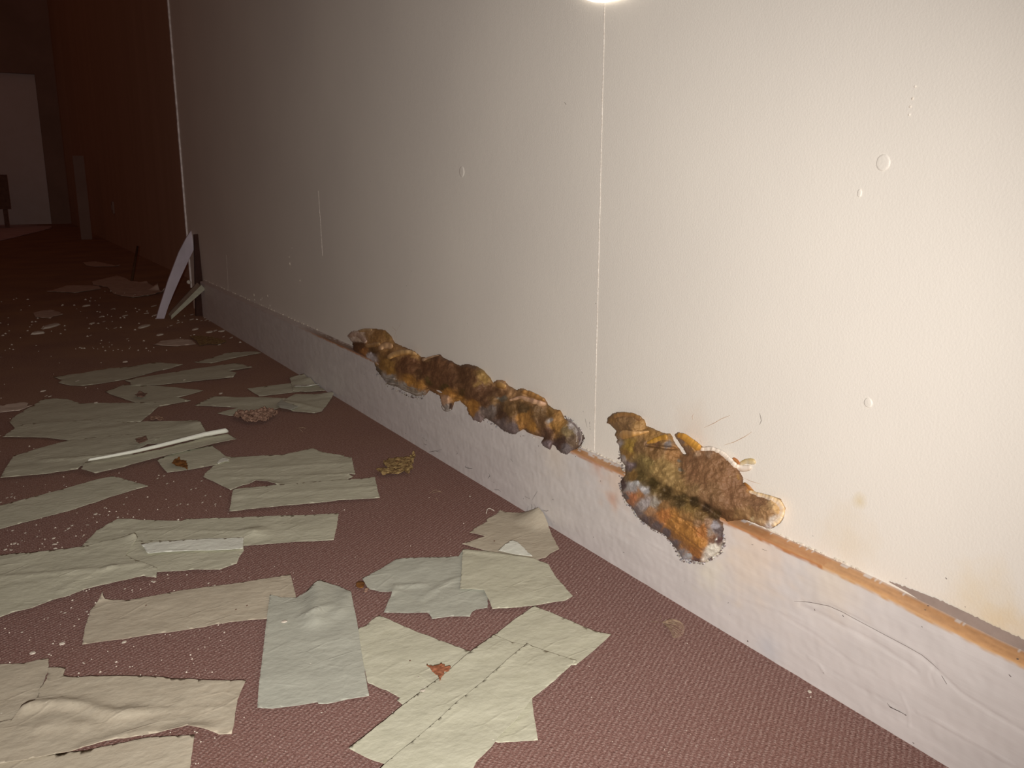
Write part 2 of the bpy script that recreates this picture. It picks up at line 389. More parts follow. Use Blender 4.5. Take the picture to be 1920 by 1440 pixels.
# strip of unpainted wallboard above the sagging end of the board
low = [on_x(x, y, XW - 0.0008) for x, y in ((1668, 1092), (1700, 1106), (1760, 1140), (1820, 1172), (1880, 1203), (1935, 1232), (2100, 1325))]
upp = [on_x(x, y, XW - 0.0008) for x, y in ((1668, 1090), (1700, 1101), (1760, 1124), (1820, 1152), (1880, 1181), (1935, 1206), (2100, 1285))]
def dense(p, n=22, j=0.0):
    out = []
    for a, b in zip(p[:-1], p[1:]):
        for k in range(n):
            v = a.lerp(b, k / n); v.z += j * noise.noise(Vector((v.y * 300, 1, 5))); out.append(v)
    out.append(p[-1]); return out
L, U = dense(low), dense(upp, 22, 0.0016)
for i, v in enumerate(L): v.z -= 0.004 * min(1, i / 40)
from_data('bare_strip', L + U, [(i, i + 1, len(L) + i + 1, len(L) + i) for i in range(len(L) - 1)], M_BAREWALL, wr, smooth=False)
# skirting of the corridor wall is lost in the dark; far light sheet on the floor
# hair-thin scuffs on the board and the wall
def strokes(name, parent, m, lst, X, off=0.0009):
    bm = bmesh.new()
    for pts, wd in lst:
        P = [on_x(px, py, X) for px, py in pts]; n = len(P) ; prev = None
        for i, p in enumerate(P):
            d = (P[min(i + 1, n - 1)] - P[max(i - 1, 0)]); d = Vector((0, d.y, d.z)); d.normalize()
            q = Vector((0, -d.z, d.y)) * wd / 2000 * (0.35 if i in (0, n - 1) else 1)
            row = [bm.verts.new(p + q - Vector((off, 0, 0))), bm.verts.new(p - q - Vector((off, 0, 0)))]
            if prev: bm.faces.new((prev[0], prev[1], row[1], row[0]))
            prev = row
    o = obj(name, bm, m, parent, False); o['kind'] = 'stuff'; return o
C1 = lambda pts: crop(700, 750, 4.8, pts)
bl = [(C1([(1040, 655), (1052, 680), (1035, 705)]), 1.6), (C1([(1052, 680), (1056, 700)]), 1.2), (C1([(825, 600), (850, 612), (895, 618)]), 1.2), (C1([(830, 590), (838, 612)]), 2.6),
      (C1([(1370, 868), (1410, 888)]), 1.3), (C1([(1405, 885), (1408, 878)]), 1.0), (C1([(1090, 805), (1130, 808), (1150, 825)]), 0.9), (C1([(1240, 530), (1258, 555)]), 1.6), (C1([(530, 465), (620, 445)]), 1.0),
      (C1([(500, 468), (560, 458), (600, 468)]), 1.0), (C1([(440, 335), (465, 352)]), 1.0), (C1([(1480, 820), (1455, 860), (1430, 905)]), 0.7), (C1([(1425, 935), (1432, 960), (1428, 985)]), 1.6),
      (C1([(1398, 955), (1385, 1010)]), 1.2), (C1([(1450, 930), (1462, 965), (1440, 1000)]), 0.8), (C1([(1525, 990), (1560, 1000), (1580, 992)]), 0.9), (C1([(1612, 892), (1628, 900)]), 1.4),
      (C1([(1000, 660), (998, 700)]), 0.8), (C1([(745, 455), (760, 480), (745, 490)]), 0.8), (C1([(1352, 885), (1358, 890)]), 2.4), (C1([(1085, 738), (1092, 744)]), 2.0), (C1([(1486, 410), (1492, 417)]), 3.0),
      (C1([(455, 395), (480, 402), (470, 410)]), 0.8), (C1([(1008, 215), (1012, 250)]), 1.3), (C1([(740, 130), (746, 165)]), 0.9),
      (crop(1350, 1140, 4.8, [(1508, 852), (1535, 890), (1610, 925), (1680, 962)]), 0.9), (crop(1350, 1140, 4.8, [(1525, 880), (1555, 898)]), 2.2), (crop(1350, 1140, 4.8, [(1665, 958), (1682, 966)]), 1.8),
      (crop(1350, 1140, 4.8, [(930, 578), (942, 588)]), 1.6), (crop(1350, 1140, 4.8, [(1738, 1208), (1752, 1220)]), 2.4), (crop(1500, 1050, 3.693, [(985, 800), (1020, 858)]), 1.4),
      (crop(1500, 1050, 3.693, [(1450, 792), (1466, 808)]), 2.2), (crop(1500, 1050, 3.693, [(298, 380), (306, 392)]), 2.4), (crop(1500, 1050, 3.693, [(102, 338), (108, 350)]), 2.2),
      (crop(1500, 1050, 3.693, [(844, 458), (852, 464)]), 1.6), (crop(1080, 740, 4.236, [(1480, 1225), (1520, 1240)]), 1.0), (crop(1080, 740, 4.236, [(1398, 1188), (1412, 1192)]), 1.4),
      (crop(1000, 950, 4.8, [(640, 478), (650, 492)]), 2.4), (crop(1000, 950, 4.8, [(810, 408), (822, 416)]), 2.0), (crop(1000, 950, 4.8, [(1675, 1095), (1682, 1108)]), 2.6),
      (crop(1000, 950, 4.8, [(1760, 858), (1755, 870)]), 1.2), (crop(1000, 950, 4.8, [(1770, 968), (1776, 974)]), 1.4)]
bl += [([(1490, 1127), (1520, 1129), (1555, 1136), (1580, 1147), (1600, 1158), (1660, 1190), (1700, 1211), (1730, 1228), (1748, 1243), (1762, 1256)], 0.5)]
strokes('scuff_marks', bb, M_SCUFF, bl, XF)
C2 = lambda pts: crop(1080, 740, 4.236, pts)
wl = [(C2([(110, 215), (112, 235)]), 2.0), (C2([(111, 245), (114, 258)]), 1.8), (C2([(113, 265), (116, 280)]), 1.8), (C2([(58, 130), (62, 138)]), 1.8),
      (C2([(75, 190), (80, 215), (90, 260)]), 0.8), (C2([(1460, 145), (1468, 175), (1475, 205), (1460, 240)]), 0.7), (C2([(350, 100), (352, 103)]), 1),
      (crop(1500, 900, 4.571, [(1250, 836), (1262, 850)]), 2.4), (crop(1500, 900, 4.571, [(1416, 1082), (1422, 1090)]), 1.6), (crop(1500, 900, 4.571, [(110, 476), (116, 482)]), 1.4), (crop(1500, 900, 4.571, [(908, 840), (914, 846)]), 1.2),
      ([(1059, 192), (1062, 196)], 1.8)]
strokes('scuff_marks', wr, M_SCUFF, wl, XW, 0.0006)
wl = [(C2([(1020, 262), (1100, 225), (1160, 190), (1225, 165)]), 0.7), (C2([(1180, 400), (1260, 375), (1340, 335), (1400, 295)]), 0.7), (C2([(935, 150), (925, 175), (930, 200)]), 0.7), (C2([(985, 355), (1000, 385)]), 0.7),
      (C2([(1330, 660), (1400, 690), (1470, 710)]), 0.6), ([(735, 612), (743, 620), (740, 632)], 1.0), ([(752, 607), (744, 620)], 0.8), ([(745, 628), (742, 640)], 0.8)]
strokes('scuff_marks', wr, M_BROWNSCUFF, wl, XW, 0.0006)
# ridge of raw paper fibre along the joint between wall paint and board
bm = bmesh.new()
for k in range(240):
    yy = random.uniform(0.62, 1.25) if k < 170 else random.uniform(2.6, 4.2)
    if 0.82 < yy < 1.02: continue
    s = random.uniform(0.0006, 0.0018) * (1 if yy < 2 else 1.9)
    p = Vector((XW - 0.0008, yy, HB + 0.0055 + random.uniform(0, 0.0016)))
    r = bmesh.ops.create_icosphere(bm, subdivisions=1, radius=s)
    for v in r['verts']: v.co = Vector((v.co.x * 0.8, v.co.y * 2.4, v.co.z * 0.8)) * (1 + 0.3 * random.random()) + p
o = obj('paint_crumbs', bm, M_FLAKE, wr, False); o['kind'] = 'stuff'
# pale specks of plaster on the wall near its far end
bm = bmesh.new()
for (x, y, s) in [(476, 553, 3), (477, 562, 2), (477.5, 568, 2), (489, 562, 2), (491, 559, 1.5), (501.5, 555, 2.2), (506, 573, 2), (452, 556, 2.5), (456, 562, 2), (448, 558, 1.5), (543, 495, 3), (542, 482, 1.5), (562, 526, 1.6), (547, 465, 1.2)]:
    p = on_x(x, y, XW - 0.001); r = bmesh.ops.create_icosphere(bm, subdivisions=1, radius=s * 0.0013)
    for v in r['verts']: v.co = Vector((v.co.x * 0.5, v.co.y * 1.5, v.co.z * 1.6)) + p
o = obj('plaster_specks', bm, M_FLAKE, wr, False); o['kind'] = 'stuff'

# ------------------------------------------------------------------ fungus
def inside(P, poly):
    x, y = P[:, 0], P[:, 1]; r = np.zeros(len(P), bool); n = len(poly)
    for i in range(n):
        x1, y1 = poly[i]; x2, y2 = poly[(i + 1) % n]
        c = ((y1 > y) != (y2 > y)) & (x < (x2 - x1) * (y - y1) / (y2 - y1 + 1e-12) + x1); r ^= c
    return r
def nz(x, y, s, seed=0.0): return noise.noise(Vector((x * s, y * s, seed)))
class Fungus:
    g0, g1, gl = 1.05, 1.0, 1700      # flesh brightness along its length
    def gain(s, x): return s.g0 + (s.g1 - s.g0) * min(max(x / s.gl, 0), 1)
    def __init__(s, ox, oy, sc, outline, blobs, creases, bulge, lipw, rb, rough):
        s.ox, s.oy, s.sc = ox, oy, sc; s.blobs = blobs; s.creases = creases; s.bulge = bulge; s.lipw = lipw; s.rb = rb; s.rough = rough
        o = []
        n = len(outline)
        for i in range(n):                       # make the drawn outline slightly ragged
            a = outline[i]; b = outline[(i + 1) % n]; L = math.dist(a, b); m = max(1, int(L / 9))
            for k in range(m):
                t = k / m; x = a[0] + (b[0] - a[0]) * t; y = a[1] + (b[1] - a[1]) * t
                o.append((x + 5 * nz(x, y, 0.05, 1), y + 5 * nz(x, y, 0.05, 2)))
        s.poly = np.array(o)
    def bd(s, P):
        Q = np.vstack([s.poly, s.poly[:1]]); return seg_dist2(P, Q)
    def height(s, P, d):
        h = 0.006 * np.sqrt(np.clip(1 - (1 - np.clip(d / s.lipw, 0, 1)) ** 2, 0, 1)) + s.bulge * (1 - np.exp(-(d / s.rb) ** 1.3))
        for pts, dep, wd in s.creases:
            q = seg_dist2(P, np.array(pts, float)); h = h + dep / 1000 * np.exp(-(q / wd) ** 2) * np.clip(d / s.lipw, 0, 1)
        nn = np.array([nz(x, y, 0.012, 4) * 1.0 + nz(x, y, 0.03, 6) * 0.6 + nz(x, y, 0.09, 8) * 0.28 for x, y in P])
        return np.maximum(h + s.rough * nn * np.clip(d / s.lipw, 0, 1), 0.0004)
    def place(s, x, y, h):
        p = on_board(s.ox + x / s.sc, s.oy + y / s.sc); d = CAM - p; d.normalize()
        return p + d * (h / max(0.35, -d.x))
    def colour(s, P):
        out = []
        B = np.array([(b[0], b[1]) for b in s.blobs], float); Rr = np.array([b[2] for b in s.blobs], float); C = np.array([srgb(*b[3])[:3] for b in s.blobs])
        for x, y in P:
            wx = x + 26 * nz(x, y, 0.02, 11) + 9 * nz(x, y, 0.08, 12); wy = y + 26 * nz(x, y, 0.02, 13) + 9 * nz(x, y, 0.08, 14)
            q = np.hypot(B[:, 0] - wx, B[:, 1] - wy) / Rr
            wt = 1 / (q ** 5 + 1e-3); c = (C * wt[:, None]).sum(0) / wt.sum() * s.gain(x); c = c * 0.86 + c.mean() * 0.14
            g = 1 + 0.22 * nz(x, y, 0.15, 15)
            out.append((c[0] * g, c[1] * g, c[2] * g, 1))
        return out
    def body(s, name, parent, step):
        lo = s.poly.min(0) - step; hi = s.poly.max(0) + step
        nx = int((hi[0] - lo[0]) / step) + 1; ny = int((hi[1] - lo[1]) / step) + 1
        G = np.array([(lo[0] + i * step, lo[1] + j * step) for j in range(ny) for i in range(nx)])
        ins = inside(G, s.poly); d = s.bd(G)
        # snap outside corners of border cells onto the outline
        idx = -np.ones(len(G), int); keep = []; faces = []
        I = ins.reshape(ny, nx).astype(int)
        cells = [(j, i) for j in range(ny - 1) for i in range(nx - 1) if I[j, i] + I[j + 1, i] + I[j, i + 1] + I[j + 1, i + 1] >= 3]
        used = sorted({q for j, i in cells for q in (j * nx + i, j * nx + i + 1, (j + 1) * nx + i + 1, (j + 1) * nx + i)})
        for n_, q in enumerate(used): idx[q] = n_
        P = G[used]; D = np.where(ins[used], d[used], 0.0)
        for j, i in cells:
            faces.append(tuple(int(idx[q]) for q in (j * nx + i, j * nx + i + 1, (j + 1) * nx + i + 1, (j + 1) * nx + i)))
        H = s.height(P, D)
        V = [s.place(x, y, h) for (x, y), h in zip(P, H)]
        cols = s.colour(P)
        # skirt down to the wall
        cnt = {}
        for f in faces:
            for a, b in zip(f, f[1:] + f[:1]): cnt[(min(a, b), max(a, b))] = cnt.get((min(a, b), max(a, b)), 0) + 1
        dn = {}
        def down(a):
            if a not in dn:
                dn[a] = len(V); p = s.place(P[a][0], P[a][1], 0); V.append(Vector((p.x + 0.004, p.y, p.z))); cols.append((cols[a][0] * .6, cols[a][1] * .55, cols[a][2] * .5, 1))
            return dn[a]
        for f in list(faces):
            for a, b in zip(f, f[1:] + f[:1]):
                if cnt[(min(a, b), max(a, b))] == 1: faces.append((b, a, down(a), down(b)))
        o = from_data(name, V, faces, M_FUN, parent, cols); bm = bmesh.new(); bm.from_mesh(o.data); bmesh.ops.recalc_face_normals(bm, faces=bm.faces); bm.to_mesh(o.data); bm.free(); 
        return o
    def lip(s, parent, path, col0, col1, name='pale_margin', lift=0.0, flat=0.6):
        pts = []
        for k in range(len(path) - 1):
            a, b = path[k], path[k + 1]; m = max(2, int(math.dist(a[:2], b[:2]) / 6))
            for q in range(m): pts.append([a[i] + (b[i] - a[i]) * q / m for i in range(3)])
        pts.append(list(path[-1])); 
        for _ in range(6): pts = [pts[0]] + [[(pts[i - 1][k] + 2 * pts[i][k] + pts[i + 1][k]) / 4 for k in range(3)] for i in range(1, len(pts) - 1)] + [pts[-1]]
        P = np.array([(q[0], q[1]) for q in pts]); ins = inside(P, s.poly); D = np.where(ins, s.bd(P), 0)
        H = s.height(P, D); N = 14; V = []; cols = []; n = len(pts)
        c0, c1 = np.array(srgb(*col0)[:3]), np.array(srgb(*col1)[:3])
        for i, (x, y, r) in enumerate(pts):
            t = i / (n - 1); cap = math.sqrt(max(0.02, 1 - max(0, 1 - min(t, 1 - t) * (n - 1) * 6 / max(r, 1)) ** 2))
            r = r * cap * (1 + 0.14 * nz(x, y, 0.04, 20) + 0.08 * nz(x, y, 0.15, 22))
            a = P[max(i - 1, 0)]; b = P[min(i + 1, n - 1)]; d = (b - a) / (np.linalg.norm(b - a) + 1e-9); nrm = np.array((-d[1], d[0]))
            base = s.place(x, y, 0); mpp = (base - CAM).length / F / s.sc
            for k in range(N):
                an = k / N * 2 * math.pi; off = math.cos(an) * r; hh = H[i] * 0.9 + lift + math.sin(an) * r * mpp * flat
                V.append(s.place(x + nrm[0] * off, y + nrm[1] * off, hh))
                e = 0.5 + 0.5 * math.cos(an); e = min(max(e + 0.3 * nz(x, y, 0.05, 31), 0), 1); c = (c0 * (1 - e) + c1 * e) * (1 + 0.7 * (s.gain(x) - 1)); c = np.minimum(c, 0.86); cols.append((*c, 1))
        fs = [(i * N + k, i * N + (k + 1) % N, (i + 1) * N + (k + 1) % N, (i + 1) * N + k) for i in range(n - 1) for k in range(N)]
        fs += [tuple(range(N))[::-1], tuple(range((n - 1) * N, n * N))]
        o = from_data(name, V, fs, M_LIP, parent, cols)
        bm = bmesh.new(); bm.from_mesh(o.data); bmesh.ops.recalc_face_normals(bm, faces=bm.faces); bm.to_mesh(o.data); bm.free(); return o
def seg_dist2(P, Q):
    best = np.full(len(P), 1e9)
    for a, b in zip(Q[:-1], Q[1:]):
        ab = b - a; L = ab @ ab
        if L < 1e-9: continue
        t = np.clip(((P - a) @ ab) / L, 0, 1); best = np.minimum(best, np.hypot(*(P - a - t[:, None] * ab).T))
    return best

near = Fungus(1080, 740, 4.236,
  [(240, 225), (250, 185), (290, 150), (330, 135), (420, 145), (500, 165), (540, 200), (555, 245), (620, 275), (680, 300), (740, 308), (765, 335), (768, 362), (800, 405), (845, 470), (878, 470), (840, 410), (798, 350), (780, 322),
   (810, 297), (880, 320), (940, 360), (1005, 415), (1080, 418), (1160, 450), (1220, 500), (1270, 560), (1300, 620), (1322, 655), (1325, 700), (1360, 708), (1410, 772), (1500, 790), (1620, 825), (1662, 900), (1650, 970), (1600, 1030), (1545, 1068),
   (1480, 1050), (1420, 1022), (1330, 992), (1240, 1003), (1172, 1020), (1166, 1100), (1168, 1180), (1140, 1250), (1060, 1300), (1010, 1338), (960, 1325), (900, 1310), (850, 1312), (815, 1260), (770, 1190), (700, 1110), (600, 1060), (530, 1010), (480, 960),
   (440, 890), (390, 840), (358, 760), (352, 690), (392, 630), (395, 570), (360, 530), (345, 450), (340, 400), (318, 378), (330, 355), (305, 320), (318, 290), (300, 265), (275, 240)],
  [(1060, 600, 130, (134, 94, 56)), (1250, 720, 110, (134, 94, 58)), (950, 560, 90, (142, 100, 62)), (1080, 760, 80, (130, 94, 56)), (780, 470, 55, (158, 112, 58)), (620, 460, 60, (128, 92, 48)), (690, 620, 95, (156, 124, 66)), (560, 560, 62, (140, 116, 60)), (760, 690, 50, (158, 126, 70)),
   (430, 420, 40, (170, 134, 44)), (400, 470, 34, (160, 118, 48)), (500, 420, 40, (134, 100, 58)), (400, 200, 70, (142, 106, 62)), (500, 240, 45, (168, 126, 66)), (480, 170, 28, (128, 98, 66)), (300, 200, 30, (146, 106, 54)), (600, 310, 45, (156, 114, 52)), (700, 330, 45, (168, 124, 58)),
   (730, 395, 26, (120, 110, 104)), (640, 395, 22, (120, 84, 52)), (560, 400, 20, (130, 98, 66)), (820, 520, 18, (120, 110, 92)), (835, 600, 14, (110, 100, 80)), (370, 520, 30, (178, 164, 156)), (430, 560, 28, (112, 94, 92)), (345, 400, 22, (170, 156, 150)),
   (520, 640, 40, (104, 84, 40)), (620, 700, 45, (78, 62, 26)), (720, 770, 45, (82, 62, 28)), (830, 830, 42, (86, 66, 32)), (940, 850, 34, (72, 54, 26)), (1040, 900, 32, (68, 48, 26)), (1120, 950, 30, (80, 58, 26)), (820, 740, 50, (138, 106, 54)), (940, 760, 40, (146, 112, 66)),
   (900, 900, 45, (134, 104, 48)), (1000, 980, 45, (118, 88, 44)), (1200, 960, 40, (112, 76, 38)), (1300, 950, 30, (138, 102, 56)), (460, 640, 30, (140, 104, 44)), (480, 700, 22, (196, 194, 190)), (440, 740, 26, (182, 176, 172)), (540, 760, 22, (190, 186, 184)), (500, 790, 26, (186, 128, 72)), (450, 810, 26, (188, 118, 70)),
   (550, 870, 30, (178, 168, 164)), (630, 860, 24, (176, 166, 150)), (590, 920, 28, (178, 132, 88)), (680, 880, 26, (150, 108, 56)), (700, 960, 36, (182, 114, 44)), (780, 1000, 44, (178, 120, 40)), (860, 1080, 50, (176, 118, 38)), (950, 1160, 50, (178, 118, 36)), (930, 1250, 36, (176, 112, 36)), (1000, 1080, 40, (170, 108, 42)), (980, 1010, 30, (150, 112, 72)),
   (880, 960, 30, (156, 112, 54)), (1040, 1020, 30, (148, 114, 84)), (370, 720, 14, (96, 76, 74)), (400, 810, 14, (120, 108, 104)), (370, 680, 12, (90, 66, 60)), (480, 930, 18, (130, 116, 114)), (560, 990, 20, (104, 88, 86)), (640, 1040, 20, (116, 100, 98)), (720, 1100, 20, (112, 98, 98)), (780, 1180, 20, (120, 106, 106)), (830, 1260, 18, (150, 142, 142)),
   (900, 1275, 22, (188, 190, 190)), (960, 1310, 18, (112, 82, 72)), (860, 1300, 18, (170, 164, 166)), (1100, 1040, 26, (150, 144, 146)), (1060, 1080, 24, (138, 118, 100)), (1140, 1080, 24, (92, 78, 76)), (1130, 1150, 20, (86, 56, 52)), (1080, 1160, 20, (120, 84, 60)), (1090, 1230, 28, (228, 222, 202)), (1120, 1150, 9, (236, 230, 210)), (1040, 1290, 22, (218, 208, 190)),
   (1440, 860, 60, (138, 98, 62)), (1390, 760, 24, (172, 124, 66)), (1380, 920, 40, (150, 112, 66)), (1500, 940, 50, (160, 120, 72)), (1560, 870, 26, (196, 158, 104)), (1600, 900, 26, (204, 164, 104)), (1560, 1010, 28, (206, 190, 170)), (1470, 1010, 24, (196, 158, 108)), (1540, 1050, 24, (214, 202, 192)), (1400, 985, 16, (214, 186, 132)), (1640, 960, 18, (214, 196, 176)),
   (870, 360, 34, (196, 144, 66)), (950, 410, 34, (202, 148, 68)), (830, 370, 28, (152, 122, 98)), (880, 430, 28, (142, 108, 78)), (960, 480, 28, (160, 126, 92)), (1060, 480, 34, (150, 116, 84)), (1280, 660, 24, (150, 108, 46))],
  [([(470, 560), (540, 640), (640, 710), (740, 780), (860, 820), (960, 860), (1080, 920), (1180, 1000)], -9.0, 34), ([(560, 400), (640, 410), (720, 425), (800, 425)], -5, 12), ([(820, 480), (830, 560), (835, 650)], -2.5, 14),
   ([(420, 450), (520, 520), (600, 580)], 3, 40), ([(700, 600), (900, 700), (1100, 800)], 4, 60), ([(640, 980), (800, 1080), (980, 1200)], 4, 45), ([(300, 320), (420, 290), (560, 270)], -2.5, 14), ([(770, 960), (900, 1010), (1060, 1080)], -1.8, 9), ([(700, 1010), (860, 1130), (1000, 1240)], -1.4, 8), ([(860, 1000), (960, 1090), (1040, 1160)], -1.2, 6)],
  0.022, 26, 120, 0.0030)
rootN = bpy.data.objects.new('bracket_fungus', None); COL.objects.link(rootN)
tag(rootN, 'broad brown and orange bracket fungus with cream lips, the nearer of two on the baseboard', 'fungus', 'bracket fungi growing from the baseboard')
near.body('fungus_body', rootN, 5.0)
near.lip(rootN, [(985, 440, 20), (1070, 434, 24), (1150, 462, 25), (1215, 520, 26), (1265, 575, 28), (1330, 588, 26), (1395, 578, 22)], (238, 226, 210), (214, 196, 176))
near.lip(rootN, [(1300, 552, 14), (1350, 528, 20), (1400, 530, 26), (1425, 548, 18)], (206, 180, 124), (216, 202, 172))
near.lip(rootN, [(1240, 505, 14), (1270, 520, 16), (1300, 555, 12)], (168, 104, 60), (190, 140, 90))
near.lip(rootN, [(342, 322, 42), (390, 316, 38), (450, 312, 24), (520, 304, 14), (580, 292, 8)], (206, 164, 112), (178, 132, 70), lift=0.002, flat=0.42)
near.lip(rootN, [(560, 386, 8), (620, 366, 20), (690, 346, 30), (732, 340, 30)], (180, 134, 52), (170, 124, 60), lift=0.002, flat=0.42)
near.lip(rootN, [(800, 318, 18), (860, 336, 28), (930, 392, 32), (990, 434, 28)], (204, 150, 66), (196, 142, 62), lift=0.003)
near.lip(rootN, [(1370, 770, 18), (1440, 796, 20), (1530, 822, 24), (1610, 858, 28), (1638, 920, 28), (1610, 990, 28), (1550, 1040, 24)], (222, 190, 140), (226, 212, 196))
near.lip(rootN, [(1330, 700, 14), (1370, 740, 18), (1410, 780, 16)], (176, 124, 66), (150, 96, 50))
near.lip(rootN, [(290, 180, 22), (360, 158, 22), (450, 165, 22), (520, 200, 20)], (150, 112, 66), (136, 100, 66), lift=0.001)
def peel(f, parent, path, n, smin, smax, seed):
    # crust of lifted paint flakes along the lower edge of the growth
    rn = random.Random(seed); V = []; cols = []; fs = []
    L = [math.dist(a, b) for a, b in zip(path[:-1], path[1:])]; T_ = sum(L)
    for k in range(n):
        d = rn.uniform(0, T_); i = 0
        while d > L[i]: d -= L[i]; i += 1
        a, b = path[i], path[i + 1]; t = d / L[i]; x = a[0] + (b[0] - a[0]) * t + rn.uniform(-12, 9); y = a[1] + (b[1] - a[1]) * t + rn.uniform(-9, 13)
        sz = rn.uniform(smin, smax); h = rn.uniform(0.0008, 0.0045); g = rn.choice(((232, 226, 214), (206, 200, 196), (160, 150, 148), (120, 104, 100), (222, 214, 198), (190, 190, 194))); c = srgb(*g)
        ct = len(V); V.append(f.place(x, y, h)); cols.append(c); N = 6; a0 = rn.uniform(0, 6)
        for q in range(N):
            an = a0 + q / N * 6.283; rr = sz * rn.uniform(0.5, 1.3); V.append(f.place(x + rr * math.cos(an), y + rr * 0.8 * math.sin(an), h * rn.uniform(0.05, 0.9))); cols.append(tuple(v * rn.uniform(.8, 1) for v in c[:3]) + (1,))
        for q in range(N): fs.append((ct, ct + 1 + (q + 1) % N, ct + 1 + q))
    o = from_data('peeled_paint', V, fs, M_LIP, parent, cols, False); o['kind'] = 'stuff'; return o
peel(near, rootN, [(356, 690), (362, 770), (400, 850), (450, 905), (500, 975), (600, 1058), (700, 1112), (770, 1192), (815, 1262), (850, 1314), (950, 1332), (1010, 1340)], 150, 5, 13, 1)
peel(near, rootN, [(1000, 1340), (1060, 1306), (1140, 1255), (1170, 1180), (1168, 1110)], 60, 6, 20, 2)
peel(near, rootN, [(360, 690), (392, 620), (360, 540), (345, 440)], 26, 5, 11, 3)
